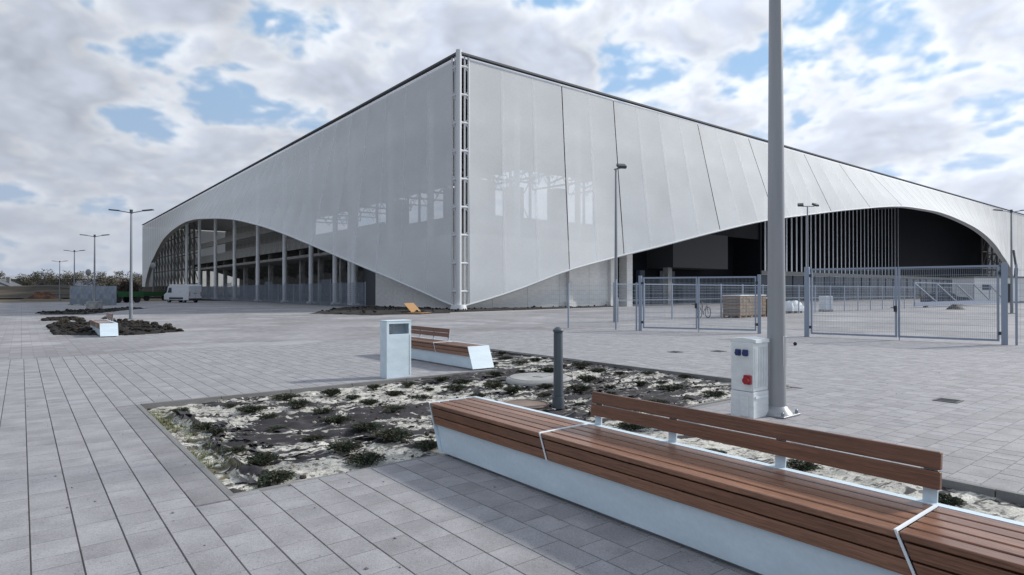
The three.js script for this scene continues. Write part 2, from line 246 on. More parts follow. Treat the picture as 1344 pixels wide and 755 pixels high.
// ---------------------------------------------------------------- the stadium
const TOP = 21.5, CX = 28.52, CZ = -43.07;
const stadium = thing('stadium', 'huge white mesh clad stadium with arched openings at the end of the plaza', 'stadium', [CX, 0, CZ]);
const meshMap = tex(512, 512, (u, v) => { const a = fbm(u * 3, v * 5, 5, 401, 3, 5), b = noise2(u * 200, v * 200, 403, 200, 200); return g3(0.94 + (a - 0.5) * 0.09 + (b - 0.5) * 0.03); }, true, 1 / 14);
const meshMat = std([0.82, 0.845, 0.86], 0.85, { map: meshMap, transparent: true, opacity: 0.80, side: THREE.DoubleSide });
const seamMat = std([0.84, 0.86, 0.88], 0.85, { transparent: true, opacity: 0.4, side: THREE.DoubleSide });
const edgeMat = std([0.56, 0.58, 0.60], 0.6);
const faces = {
  south: { len: 177, h: smoothTable([0, 1.1, 5.9, 11.3, 16.9, 23.1, 32.2, 41.7, 52.1, 64.2, 78.7, 92.1, 106, 122.9, 134, 148.4, 159.8, 168, 177], [0.3, 0.49, 1.78, 3.5, 4.81, 6.17, 8.22, 10.11, 11.62, 13.25, 14.84, 15.4, 15.4, 14.4, 13, 10.4, 7.6, 4.5, 0.3]), s: x => lerpTable([0, 11.3, 18.4, 32.5, 43, 56.5, 69.5, 80.5, 97, 122, 150, 165], [0, 0.06, 0.085, 0.226, 0.33, 0.41, 0.62, 0.8, 0.8, 0.5, 0.12, 0], x), p: (t, o, y) => V(t, y, o), step: 3.6 },
  west: { len: 172, h: smoothTable([0, 1.3, 12.2, 20.4, 26.3, 32.5, 40.4, 53.2, 71.5, 85.7, 101, 118, 136, 150, 158, 165, 168.5, 172], [0.3, 0.49, 3.29, 5.48, 7.17, 8.63, 10.18, 12.13, 13.95, 15, 15.5, 15.2, 13.8, 11.2, 8.6, 4.5, 0.4, 0.1]), s: x => lerpTable([0, 5, 11, 16, 21, 27, 35, 45, 60, 80, 92, 108, 124, 140, 150], [0, 0.01, 0.045, 0.09, 0.147, 0.25, 0.33, 0.42, 0.5, 0.55, 0.5, 0.35, 0.2, 0.05, 0], x), p: (t, o, y) => V(-o, y, -t), step: 4.0 },
};
const darkSeams = { south: [3, 5, 9, 12, 16, 19, 22], west: [] };
for (const side of ['west', 'south']) {
  const f = faces[side], at = (t, y, out = 0) => f.p(t, f.s(t) * (TOP - y) + out, y);
  const seams = [1.05]; for (let t = 0.9 + f.step; t < f.len - 1; t += f.step) seams.push(t); seams.push(f.len);
  for (let k = 0; k + 1 < seams.length; k++) {
    const q = [], nt = 4, nu = 8;
    const P = (i, j) => { const gp = n => darkSeams[side].includes(n) ? 0.055 : 0.001, t = mix(seams[k] + gp(k), seams[k + 1] - gp(k + 1), i / nt), y = mix(TOP - 0.25, Math.max(f.h(t), 0.02), j / nu); return at(t, y, -0.02 * Math.sin(Math.PI * i / nt) * Math.sin(Math.PI * j / nu)); };
    for (let i = 0; i < nt; i++) for (let j = 0; j < nu; j++) q.push([P(i, j + 1), P(i + 1, j + 1), P(i + 1, j), P(i, j)]);
    const g = quads(q), p = g.attributes.position, uv = g.attributes.uv; for (let i = 0; i < p.count; i++) uv.setXY(i, p.getX(i) + p.getZ(i) + k * 3.3, p.getY(i));
    part(stadium, 'mesh_panel', toCreasedNormals(g, 1.2), meshMat);
    if (k === 0 || darkSeams[side].includes(k)) continue; // those joints are open gaps
    const t = seams[k], s = [], w = 0.15;
    for (let j = 0; j < nu; j++) { const y0 = mix(TOP - 0.3, f.h(t), j / nu), y1 = mix(TOP - 0.3, f.h(t), (j + 1) / nu); s.push([at(t - w, y1, 0.006), at(t + w, y1, 0.006), at(t + w, y0, 0.006), at(t - w, y0, 0.006)]); }
    part(stadium, 'panel_seam', quads(s), seamMat);
  }
  // rolled lower edge with its soffit strip
  const tube = [], sof = []; const N = 90;
  for (let i = 0; i < N; i++) { const t0 = mix(0.5, f.len - 0.3, i / N), t1 = mix(0.5, f.len - 0.3, (i + 1) / N), y0 = Math.max(f.h(t0), 0.05), y1 = Math.max(f.h(t1), 0.05); tube.push(rod(at(t0, y0, 0), at(t1, y1, 0), 0.10, 6, 0.10, true)); tube.push(rod(at(t0, y0, -0.85), at(t1, y1, -0.85), 0.08, 6, 0.08, true)); sof.push([at(t0, y0 - 0.02, -0.1), at(t1, y1 - 0.02, -0.1), at(t1, y1 - 0.02, -0.8), at(t0, y0 - 0.02, -0.8)]); }
  part(stadium, 'edge_tube', merge(tube), edgeMat); part(stadium, 'soffit', quads(sof), edgeMat);
  // roof edge: dark capping with a thin light gutter
  const a = f.p(0, 0, 0), b = f.p(f.len, 0, 0), mid = a.clone().add(b).multiplyScalar(0.5), south = side === 'south';
  part(stadium, 'roof_capping', box(south ? f.len : 0.4, 0.16, south ? 0.4 : f.len, mid.x, TOP + 0.0, mid.z), M.darkGrey);
  // corner ladder frame
  const lad = [rod(f.p(0.62, -0.05, 0.5), f.p(0.62, -0.05, TOP - 0.1), 0.07), rod(f.p(1.0, -0.02, 0.5), f.p(1.0, -0.02, TOP - 0.1), 0.09)];
  for (let y = 1.6; y < TOP; y += 2.36) { lad.push(rod(f.p(0.2, -0.05, y), f.p(1.0, -0.05, y), 0.11)); lad.push(rod(f.p(0.62, -0.05, y), f.p(1.0, -0.05, y - 0.35), 0.05)); lad.push(rod(f.p(0.62, -0.05, y), f.p(1.0, -0.05, y + 0.35), 0.05)); }
  part(stadium, 'corner_ladder', merge(lad), edgeMat);
}
part(stadium, 'corner_mast', merge([rod(V(0, 0, 0), V(0, TOP + 0.25, 0), 0.24, 16), new THREE.CylinderGeometry(0.6, 0.75, 0.5, 12).translate(0, 0.25, 0)]), edgeMat);
// interior of the stadium, in stadium coordinates (x along the south face, -z along the west face)
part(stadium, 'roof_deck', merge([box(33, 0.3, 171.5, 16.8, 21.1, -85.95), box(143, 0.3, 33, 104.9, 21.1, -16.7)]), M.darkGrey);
for (let k = 0; k < 13; k++) for (const side of ['west', 'south']) { // roof trusses across the depth of the stand
  const t = 5 + k * 8, P = (dep, y) => side === 'south' ? V(t, y, -dep) : V(dep, y, -t); const g = [rod(P(1.5, 17.4), P(34, 18.2), 0.16, 5), rod(P(1.5, 20.6), P(34, 20.6), 0.14, 5)];
  for (let d = 1.5; d < 33; d += 4) { g.push(rod(P(d, 17.4), P(d + 2, 20.2), 0.09, 4), rod(P(d + 2, 20.2), P(d + 4, 17.5), 0.09, 4)); }
  g.push(rod(P(34, 18.2), P(34, 20.3), 0.14, 5)); part(stadium, 'roof_truss', merge(g), M.midGrey);
}
// perimeter columns seen in the west arch
for (const t of [7, 15, 24, 29.5, 37.5, 48, 61, 75, 89, 103, 116]) part(stadium, 'column', merge([rod(V(1.5, 0, -t), V(1.5, Math.min(20.4, 20.4), -t), 0.3, 12), box(0.9, 0.25, 0.9, 1.5, 0.125, -t)]), M.steelWhite);
for (const t of [24.5, 26]) part(stadium, 'wall_column', rod(V(1.9, 0, -t), V(1.9, 20.4, -t), 0.3, 10), M.steelWhite);
for (const t of [8, 16]) part(stadium, 'column', merge([rod(V(t, 0, -2.2), V(t, 20.4, -2.2), 0.3, 12), box(1.1, 0.7, 1.1, t, 0.35, -2.2)]), M.steelWhite);
// concourse parapet and floor, base walls
part(stadium, 'concourse_wall', merge([box(0.4, 2.0, 24, 4.4, 7.9, -16), box(24, 2.0, 0.4, 16, 7.9, -4.4)]), M.conc);
part(stadium, 'concourse_floor', merge([box(6, 0.4, 122, 7.4, 6.8, -65), box(20.4, 0.4, 6, 12, 6.8, -7.4)]), M.conc);
for (let i = 0; i < 5; i++) part(stadium, 'base_wall', box(4.02, 6.6, 0.3, 2.2 + 4.05 * i, 3.3, -1.1), M.wallWhite);
for (let i = 0; i < 4; i++) part(stadium, 'base_wall', box(0.3, 6.6, 4.02, 1.1, 3.3, -3.2 - 4.05 * i), M.wallWhite);
part(stadium, 'wall_end_pier', box(0.9, 6.6, 1.1, 22.2, 3.3, -1.2), M.wallWhite);
for (const [x, z] of [[13.5, -0.8], [19.4, -0.8]]) part(stadium, 'buttress', merge([box(0.5, 5.5, 0.5, x, 2.75, z), box(1.0, 0.6, 0.9, x, 0.3, z)]), M.wallWhite);
part(stadium, 'dark_door', box(0.2, 5.4, 4.0, 2.6, 2.7, -21.8), M.darkGrey);
// west stand: raked deck, raker beams, frames
{
  const z0 = -20, z1 = -142;
  part(stadium, 'stand_deck', quads([[V(5.5, 9.6, z0), V(36, 1.2, z0), V(36, 1.2, z1), V(5.5, 9.6, z1)]]), M.conc);
  part(stadium, 'stand_parapet', box(0.3, 1.7, 104, 5.3, 9.0, -76), M.conc);
  for (let t = 24; t < 142; t += 8) {
    part(stadium, 'raker_beam', quads([[V(5.4, 8.6, -t), V(34, 0.6, -t), V(34, 1.6, -t), V(5.4, 9.6, -t)], [V(5.4, 8.6, -t - 0.5), V(34, 0.6, -t - 0.5), V(34, 1.6, -t - 0.5), V(5.4, 9.6, -t - 0.5)], [V(5.4, 8.6, -t), V(34, 0.6, -t), V(34, 0.6, -t - 0.5), V(5.4, 8.6, -t - 0.5)]]), M.conc);
    part(stadium, 'stand_column', box(0.7, 9.2, 0.7, 7, 4.6, -t - 0.25), M.conc);
  }
  part(stadium, 'concourse_back_wall', box(0.3, 5.4, 122, 20, 2.7, -81), M.conc);
  part(stadium, 'gallery_beam', box(0.5, 1.1, 80, 4.9, 12.2, -88), M.conc);
  part(stadium, 'gallery_wall', box(0.3, 5, 56, 9, 13, -84), M.conc);
}
// dark plant rooms on the concourse, seen through the mesh
for (const [x, z, w, d, h] of [[6.6, -6.6, 2.4, 2.6, 4.6], [9, -15, 1.2, 1.6, 5.2], [13, -9, 1.8, 1.4, 5], [18.5, -8, 1.6, 1.6, 5.2], [8, -25, 1.2, 1.4, 5]]) part(stadium, 'stair_core', box(w, h, d, x, 8.8 + h / 2 - 1.0, z), M.conc);
for (let k = 0; k < 10; k++) { const t = 6 + k * 2.7, g = [rod(V(t, 8, -7.5), V(t, 17.5, -7.5), 0.16, 6), rod(V(t, 13.4, -7.5), V(t + 2.7, 14.6, -7.5), 0.1, 4), rod(V(t, 16.4, -7.5), V(t + 2.7, 14.6, -7.5), 0.09, 4)]; if (k === 2) g.push(rod(V(t, 9, -7.5), V(t + 2.7, 13.4, -7.5), 0.07, 4), rod(V(t + 2.7, 9, -7.5), V(t, 13.4, -7.5), 0.07, 4)); part(stadium, 'steel_frame', merge(g), M.midGrey); const h = g.map(q => q.clone().applyMatrix4(new THREE.Matrix4().set(0, 0, -1, 0, 0, 1, 0, 0, -1, 0, 0, 0, 0, 0, 0, 1))); if (k < 10) part(stadium, 'steel_frame', merge(h), M.midGrey); }
// south side: black hall behind the arch with pale fins, glazed ground floor
part(stadium, 'hall_wall', merge([box(28, 20.2, 0.4, 36.6, 10.1, -6.3), box(124, 16.0, 0.4, 112.6, 12.4, -7.4)]), M.black);
for (let k = 0; k < 37; k++) part(stadium, 'facade_fin', box(1.15, 14.6, 0.04, 0, 0, 0, 0.31).translate(53.6 + k * 1.6, 12.0, -6.5), M.finGrey);
part(stadium, 'fascia_beam', box(122, 0.5, 1.0, 112, 4.45, -6.6), M.midGrey);
for (let k = 0; k < 32; k++) { part(stadium, 'glass_pane', box(3.6, 4.0, 0.06, 53 + k * 3.7, 2.15, -7.2), M.glassBlue); part(stadium, 'mullion', box(0.1, 4.1, 0.16, 51.12 + k * 3.7, 2.1, -7.15), M.darkGrey); }
part(stadium, 'hall_box', box(11.4, 4.3, 4, 37.4, 6.6, -4.2), std([0.04, 0.042, 0.047], 0.9));
part(stadium, 'hall_soffit_wall', box(14, 3.0, 0.3, 44.5, 10.2, -2.4), M.black);
part(stadium, 'concrete_column', box(0.75, 4.5, 0.75, 32.2, 2.25, -3.4), M.conc);
for (const x of [30.2, 35.4]) part(stadium, 'hall_window', box(x < 32 ? 1.6 : 3.0, 1.7, 0.1, x, 3.3, -5.9), M.glassBlue);
part(stadium, 'hall_side_wall', box(0.3, 20, 5, 51, 10, -4.6), M.black);
// steel lattice at the far ends of both arches
function lattice(name, P, t0, t1, rows, step) { const g = []; for (let t = t0; t <= t1; t += step) { g.push(rod(P(t, 0), P(t, 20.2), 0.2, 5)); for (const y of rows) { if (t + step <= t1 + 0.1) g.push(rod(P(t, y), P(t + step, y), 0.14, 4), rod(P(t, y), P(t + step, y + 4), 0.11, 4)); } } part(stadium, name, merge(g), M.latticeGrey); }
lattice('steel_lattice', (t, y) => V(2.2, y, -t), 112, 168, [3, 7, 11, 15], 4.5); lattice('steel_lattice', (t, y) => V(7, y, -t), 130, 168, [3.5, 7.5, 11.5, 15.5], 5.5);
lattice('steel_lattice', (t, y) => V(t, y, -2.4), 150, 174, [3, 7, 11, 15], 4); lattice('steel_lattice', (t, y) => V(168, y, -t), 2, 30, [3, 7, 11, 15], 4.5);
part(stadium, 'north_mesh_wall', box(176, 21, 0.1, 88, 10.7, -172), meshMat); part(stadium, 'east_mesh_wall', box(0.1, 21, 172, 176.6, 10.7, -86), meshMat);
part(stadium, 'interior_floor', rectSheet(1, 176, -171, -1, 0.02), M.conc);
console.log('stadium done');

// ---------------------------------------------------------------- benches (local: length along z, front towards -x, both ends lean towards -z)
const LEAN = 0.42;
function shearZ(g) { const p = g.attributes.position; for (let i = 0; i < p.count; i++) p.setZ(i, p.getZ(i) - LEAN * p.getY(i)); g.computeVertexNormals(); return g; }
function bench(o, segs, backs, height = 0.5, depth = 0.6) {
  const total = segs.reduce((a, b) => a + b, 0), wf = 0.205;            // total length, height of the timber front
  part(o, 'base', shearZ(merge([box(depth - 0.035, height - wf - 0.028, total - 0.004, 0.0175 + depth / 2, (height - wf + 0.028) / 2, -total / 2 + 0.002)])), M.white);
  part(o, 'inner_frame', shearZ(box(depth - 0.11, wf - 0.07, total - 0.05, depth / 2 + 0.01, height - wf / 2 - 0.030, -total / 2)), M.galv);
  part(o, 'plinth', shearZ(box(depth - 0.14, 0.05, total - 0.12, depth / 2, 0.024, -total / 2)), M.galv);
  part(o, 'rear_rail', shearZ(box(0.055, wf + 0.004, total, depth - 0.0275, height - wf / 2 + 0.001, -total / 2)), M.white);
  part(o, 'end_plate', shearZ(box(depth, height + 0.004 - 0.028, 0.012, depth / 2, (height + 0.032) / 2, 0.0065)), M.white);
  part(o, 'end_plate', shearZ(box(depth, height + 0.004 - 0.028, 0.012, depth / 2, (height + 0.032) / 2, -total - 0.0065)), M.white);
  let z = 0;
  segs.forEach((L, k) => {
    const pw = (depth - 0.055) / 5;
    for (let i = 0; i < 5; i++) { const g = rbox(pw - 0.013, 0.036, L - 0.022, 0.006); planarUV(g); const m = part(o, 'seat_plank', shearZ(g.translate((i + 0.5) * pw - (i ? 0 : 0.010), height - 0.017 + rr(-0.0012, 0.0012), z - L / 2)), woods[(i * 3 + k * 2 + Math.floor(rnd() * 2)) % 4]); }
    for (let i = 0; i < 2; i++) { const h = (wf - 0.040) / 2, g = rbox(0.034, h - 0.009, L - 0.022, 0.004); planarUV(g, true); part(o, 'front_plank', shearZ(g.translate(0.019, height - 0.042 - h * (i + 0.5), z - L / 2)), woods[(i + k + Math.floor(rnd() * 2)) % 4]); }
    if (k) part(o, 'divider', shearZ(merge([box(depth - 0.05, 0.008, 0.013, depth / 2 - 0.028, height + 0.003, z), box(0.007, wf + 0.004, 0.013, -0.004, height - wf / 2 + 0.005, z)])), M.whiteFlat);
    z -= L;
  });
  for (const [za, zb] of backs) {
    const L = zb - za, zs = height * LEAN; // clear of the lean
    for (let i = 0; i < 2; i++) { const g = rbox(0.036, 0.096, L, 0.006); planarUV(g, true); const m = part(o, 'backrest_plank', g, woods[(i * 2 + 1) % 4]); m.position.set(depth - 0.02 + i * 0.012, height + 0.128 + i * 0.104, (za + zb) / 2 - zs); m.rotation.z = -0.1; }
    for (const f of [0.022, 0.32, 0.65, 0.978]) part(o, 'backrest_bracket', box(0.012, 0.31, 0.07, 0, 0, 0).rotateZ(-0.1).translate(depth + 0.008, height + 0.10, mix(za, zb, f) - zs), M.white);
  }
  return o;
}
function planarUV(g, vertical) { const p = g.attributes.position, uv = g.attributes.uv, a = rnd() * 7, b = rnd() * 7; for (let i = 0; i < p.count; i++) uv.setXY(i, p.getZ(i) + a, (vertical ? p.getY(i) : p.getX(i)) + p.getY(i) * 0.5 + b); }
const bench1 = bench(thing('bench', 'long white bench with wooden slat seat and low backrest edging the planting strip', 'bench', [3.29, 0, 0.73]), [1.7, 2.6, 1.73], [[-4.28, -1.69]], 0.5, 0.6);
const bench2 = bench(thing('bench', 'short white bench with wooden slat seat standing just behind the white litter bin', 'bench', [7.32, 0, -10.52]), [1.35, 2.55], [[-3.55, -1.55]], 0.48, 0.55);
const bench3 = copyOf(bench2, [2.2, 0, -26.3], 0, 'small distant white bench standing in the dark soil bed under the lamp post');

// ---------------------------------------------------------------- litter bin
{
  const o = thing('litter_bin', 'tall white metal litter bin with a letterbox opening at the top', 'litter bin', [5.62, 0, -10.66]);
  const w = 0.52, d = 0.27, h = 1.07, t = 0.018, oh0 = 0.83, oh1 = 1.03;
  part(o, 'shell', merge([rbox(w, oh0, t, 0.005, 0, oh0 / 2, d / 2 - t / 2), box(w - 0.004, h - oh1, t - 0.002, 0, (h + oh1) / 2 - 0.001, d / 2 - t / 2), box(0.05, oh1 - oh0, t - 0.002, -w / 2 + 0.026, (oh0 + oh1) / 2, d / 2 - t / 2), box(0.05, oh1 - oh0, t - 0.002, w / 2 - 0.026, (oh0 + oh1) / 2, d / 2 - t / 2), rbox(t, h, d - t, 0.005, -w / 2 + t / 2, h / 2, -t / 2), rbox(t, h, d - t, 0.005, w / 2 - t / 2, h / 2, -t / 2), rbox(w - 2 * t, h, t, 0.004, 0, h / 2, -d / 2 + t / 2)]), M.white);
  part(o, 'lid', rbox(w + 0.008, 0.022, d + 0.008, 0.006, 0, h + 0.0115, 0), M.white);
  part(o, 'inner_liner', merge([box(w - 0.08, 0.7, d - 0.08, 0, 0.4, 0), box(0.16, 0.14, 0.02, -0.12, 0.9, -0.05)]), M.galv);
  part(o, 'door_gap', box(0.006, oh0 - 0.06, 0.004, w / 2 - 0.04, oh0 / 2 + 0.01, d / 2 + 0.001), M.midGrey);
}
// ---------------------------------------------------------------- bollard
{
  const o = thing('bollard', 'slate grey round bollard with faceted cap standing in the planting bed', 'bollard', [6.05, -0.03, -6.55]);
  const post = std([0.11, 0.135, 0.16], 0.45, { map: dirtMap });
  part(o, 'post', new THREE.CylinderGeometry(0.066, 0.07, 1.07, 24).translate(0, 0.535, 0), post); part(o, 'cap', new THREE.LatheGeometry([[0.0, 1.165], [0.03, 1.16], [0.076, 1.125], [0.08, 1.105], [0.066, 1.085], [0.062, 1.065]].map(p => new THREE.Vector2(...p)).reverse(), 12), post);
  part(o, 'base_collar', merge([new THREE.CylinderGeometry(0.085, 0.09, 0.16, 24).translate(0, 0.08, 0), new THREE.CylinderGeometry(0.074, 0.074, 0.03, 24).translate(0, 0.2, 0)]), post);
}
// ---------------------------------------------------------------- power pedestal
{
  const o = thing('power_pedestal', 'white electric power pedestal with blue and red sockets beside the steel pole', 'power cabinet', [7.56, 0, -4.46]);
  const w = 0.36, d = 0.32, h = 0.98; const body = std([0.76, 0.79, 0.80], 0.45, { map: wipeMap });
  part(o, 'plinth', rbox(w + 0.008, 0.34, d + 0.008, 0.006, 0, 0.17, 0), body); part(o, 'body', rbox(w, h - 0.35, d, 0.008, 0, 0.345 + (h - 0.35) / 2, 0), body);
  part(o, 'roof', extrudeXY([[-w / 2 - 0.003, 0], [w / 2 + 0.003, 0], [w / 2 + 0.003, 0.035], [0, 0.055], [-w / 2 - 0.003, 0.035]], d + 0.006, 0.004).rotateY(Math.PI / 2).translate(0, h, 0), body);
  for (let i = 0; i < 8; i++) part(o, 'side_rib', box(0.016, h - 0.46, 0.012, -w / 2 + 0.045 + i * 0.04, 0.4 + (h - 0.46) / 2, d / 2 + 0.005), body);
  part(o, 'vent_slot', box(w - 0.06, 0.03, 0.012, 0, 0.27, d / 2 + 0.012), M.whiteFlat); part(o, 'access_panel', rbox(0.014, 0.26, 0.12, 0.004, -w / 2 - 0.012, 0.15, 0.04), body);
  for (const z of [-0.05, 0.055]) { const s = part(o, 'blue_socket', rbox(0.035, 0.085, 0.075, 0.012, -w / 2 - 0.015, 0.845, z), M.blue, 'small blue socket'); part(s, 'socket_flap', new THREE.CylinderGeometry(0.03, 0.032, 0.02, 14).rotateZ(Math.PI / 2).translate(-w / 2 - 0.038, 0.84, z), M.blue); }
  const s = part(o, 'red_socket', rbox(0.05, 0.12, 0.1, 0.012, -w / 2 - 0.02, 0.5, 0.09), M.red, 'larger red socket'); part(s, 'socket_flap', new THREE.CylinderGeometry(0.04, 0.045, 0.05, 16).rotateZ(Math.PI / 2).translate(-w / 2 - 0.06, 0.495, 0.09), M.red);
}
// ---------------------------------------------------------------- lamps
function poleShaft(h, r0, r1) { return new THREE.CylinderGeometry(r1, r0, h, 24).translate(0, h / 2, 0); }
{
  const o = thing('lamp_post', 'thick tapered steel lamp post bolted to a flange beside the power pedestal', 'lamp post', [7.9, 0, -4.27]);
  part(o, 'shaft', poleShaft(9, 0.122, 0.062), M.poleGrey);
  part(o, 'base_flange', merge([rbox(0.44, 0.026, 0.44, 0.01, 0, 0.014, 0), new THREE.LatheGeometry([[0.205, 0.026], [0.19, 0.045], [0.15, 0.09], [0.125, 0.125]].map(p => new THREE.Vector2(...p)), 28)]), M.poleGrey);
  for (const [a, b] of [[1, 1], [1, -1], [-1, 1], [-1, -1]]) part(o, 'anchor_bolt', merge([new THREE.CylinderGeometry(0.022, 0.022, 0.03, 6).translate(a * 0.18, 0.042, b * 0.18), new THREE.SphereGeometry(0.019, 10, 6).translate(a * 0.18, 0.06, b * 0.18)]), M.bolt);
  part(o, 'hatch', rbox(0.09, 0.4, 0.012, 0.004, 0, 0.85, 0.108), M.poleGrey);
  part(o, 'lamp_arm', merge([rod(V(0, 8.9, 0), V(1.1, 9.15, 0), 0.035), rod(V(0, 8.9, 0), V(-1.1, 9.15, 0), 0.035)]), M.poleGrey);
  for (const s of [-1, 1]) part(o, 'lamp_head', rbox(0.55, 0.07, 0.24, 0.02, s * 1.3, 9.16, 0), M.lampHead);
}
function armLamp(label, pos, h, turn = 0, block = false) {
  const o = thing('street_lamp', label, 'street lamp', pos, turn, undefined);
  part(o, 'pole', poleShaft(h, 0.085, 0.05), M.galv); part(o, 'base', merge([box(0.3, 0.04, 0.3, 0, 0.02, 0), new THREE.CylinderGeometry(0.1, 0.1, 0.9, 16).translate(0, 0.49, 0)]), M.galv);
  part(o, 'hub', new THREE.CylinderGeometry(0.09, 0.075, 0.22, 12).translate(0, h + 0.05, 0), M.lampHead);
  for (const s of [-1, 1]) { const a = part(o, 'arm', rod(V(0, h - 0.03, 0), V(s * 0.75, h + 0.1, 0), 0.03), M.galv); part(a, 'lamp_head', rbox(0.62, 0.07, 0.2, 0.02, 0, 0, 0).rotateZ(s * 0.09).translate(s * 0.98, h + 0.13, 0), M.lampHead); }
  if (block) part(o, 'concrete_foot', rbox(0.9, 0.7, 0.9, 0.03, 0, 0.35, 0), M.conc); return o;
}
armLamp('grey double arm street lamp beside the soil bed with the small bench', [5.03, 0, -42.2], 6.25, -0.67);
armLamp('double arm street lamp on a pale concrete foot between soil bed and trailers', [5.1, 0, -66.2], 6.5, -0.67, true);
armLamp('double arm street lamp beyond the blue site hoarding', [5.1, 0, -93], 6.5, -0.67);
armLamp('faint distant double arm street lamp at the far edge of the plaza', [5.0, 0, -127.5], 6.5, -0.67);
armLamp('double arm street lamp standing behind the big double gate by the stadium end', [56.4, 0, -12.6], 7.4, -0.67);
function floodLamp(label, pos, h, n) {
  const o = thing('floodlight_mast', label, 'floodlight mast', pos, -0.67);
  part(o, 'pole', poleShaft(h, 0.1, 0.05), M.galv); part(o, 'base', new THREE.CylinderGeometry(0.13, 0.15, 1.3, 16).translate(0, 0.65, 0), M.galv); part(o, 'crossbar', n === 2 ? rod(V(-0.55, h, 0), V(0.55, h, 0), 0.035) : rod(V(-0.1, h - 0.05, 0), V(0.3, h + 0.05, 0), 0.04), M.galv);
  for (const s of n === 2 ? [-1, 1] : [0.45]) { const f = part(o, 'flood_head', rbox(0.46, 0.16, 0.4, 0.03).rotateX(0.5).rotateY(s * 0.4).translate(s * 0.62, h + 0.12, 0.1), M.lampHead); part(f, 'lens', rbox(0.4, 0.02, 0.34, 0.005).translate(0, -0.085, 0).rotateX(0.5).rotateY(s * 0.4).translate(s * 0.62, h + 0.12, 0.1), M.lens); }
  return o;
}
floodLamp('slim floodlight mast in front of the white mesh panels beside the wire fence', [24.55, 0, -22.1], 8.1, 1);
floodLamp('floodlight mast with two dark heads in front of the pale fins', [51.3, 0, -25], 8.7, 2);

// ---------------------------------------------------------------- wire fences and gates
function wires(w, h, y0, dx, dy, r) { const g = []; for (let x = dx / 2; x < w; x += dx) g.push(box(r, h, r, x, y0 + h / 2, 0)); for (let y = 0; y <= h + 0.001; y += dy) g.push(box(w, r * 1.4, r * 1.4, w / 2, y0 + y, r)); return merge(g); }
function alongX(o, x0, z0, x1, z1) { o.position.set(x0, 0, z0); o.rotation.y = -Math.atan2(z1 - z0, x1 - x0); return Math.hypot(x1 - x0, z1 - z0); }
function gate(name, label, a, b, h, leaves, postW) {
  const o = thing(name, label, 'gate'); const L = alongX(o, ...a, ...b);
  part(o, 'gate_post', rbox(postW, h + 0.06, postW, 0.008, -postW / 2 - 0.03, (h + 0.06) / 2, 0), M.fence); part(o, 'gate_post', rbox(postW, h + 0.06, postW, 0.008, L + postW / 2 + 0.03, (h + 0.06) / 2, 0), M.fence);
  const wl = L / leaves;
  for (let i = 0; i < leaves; i++) {
    const x0 = i * wl + 0.012, w = wl - 0.024, b0 = 0.1, t = 0.06;
    const f = part(o, 'leaf_frame', merge([box(t, h - b0, t, x0 + t / 2, (h + b0) / 2, 0), box(t, h - b0, t, x0 + w - t / 2, (h + b0) / 2, 0), box(w - 2 * t, t, t - 0.004, x0 + w / 2, h - t / 2, 0), box(w - 2 * t, t, t - 0.004, x0 + w / 2, b0 + t / 2, 0)]), M.fence);
    part(f, 'wire_mesh', wires(w - 2 * t, h - b0 - 2 * t, b0 + t, 0.05, 0.2, 0.006).translate(x0 + t, 0, 0), M.wire);
    part(f, 'hinge', merge([box(0.09, 0.1, 0.05, i ? x0 + w + 0.02 : x0 - 0.02, 0.35, 0.045), box(0.09, 0.1, 0.05, i ? x0 + w + 0.02 : x0 - 0.02, h - 0.25, 0.045)]), M.dark);
  }
  part(o, 'lock_case', merge([box(0.09, 0.2, 0.07, wl - 0.06, 1.05, 0.04), rod(V(wl - 0.06, 1.1, 0.06), V(wl - 0.06, 1.1, 0.14), 0.012), rod(V(wl - 0.06, 1.1, 0.13), V(wl - 0.19, 1.1, 0.13), 0.011)]), M.dark);
  part(o, 'drop_bolt', rod(V(wl + 0.05, 0.005, 0.05), V(wl + 0.05, 0.9, 0.05), 0.014), M.fence); return o;
}
const lineX = z => 18.93 + (z + 21.3) * 0.287;
gate('double_gate', 'large closed double gate of blue grey steel frames and wire mesh before the white cabin', [lineX(-10.75) + 0.3, -10.75], [lineX(-5.55) + 0.1, -5.55], 2.45, 2, 0.16);
gate('double_gate', 'smaller steel and wire mesh double gate standing in front of the bicycle', [lineX(-16.75), -16.75], [22.3, -12.85], 2.22, 2, 0.13);
function fencePanel(label, x0, z0, x1, z1, h, group, opts = {}) {
  const o = thing('wire_fence_panel', label, 'fence', [0, 0, 0], 0, group); const L = alongX(o, x0, z0, x1, z1);
  part(o, 'post', box(0.06, h + 0.05, 0.06, 0.03, (h + 0.05) / 2, 0), M.fence);
  if (!opts.postOnly) part(o, 'wire_mesh', wires(L - 0.08, h - 0.12, 0.08, opts.dx ?? 0.1, 0.2, opts.r ?? 0.006).translate(0.07, 0, 0), opts.mat ?? M.wire);
  if (opts.rail) part(o, 'rail', merge([box(L - 0.08, 0.05, 0.04, L / 2 + 0.02, h - 0.03, 0), box(L - 0.08, 0.04, 0.03, L / 2 + 0.02, 1.15, 0)]), M.fence); return o;
}
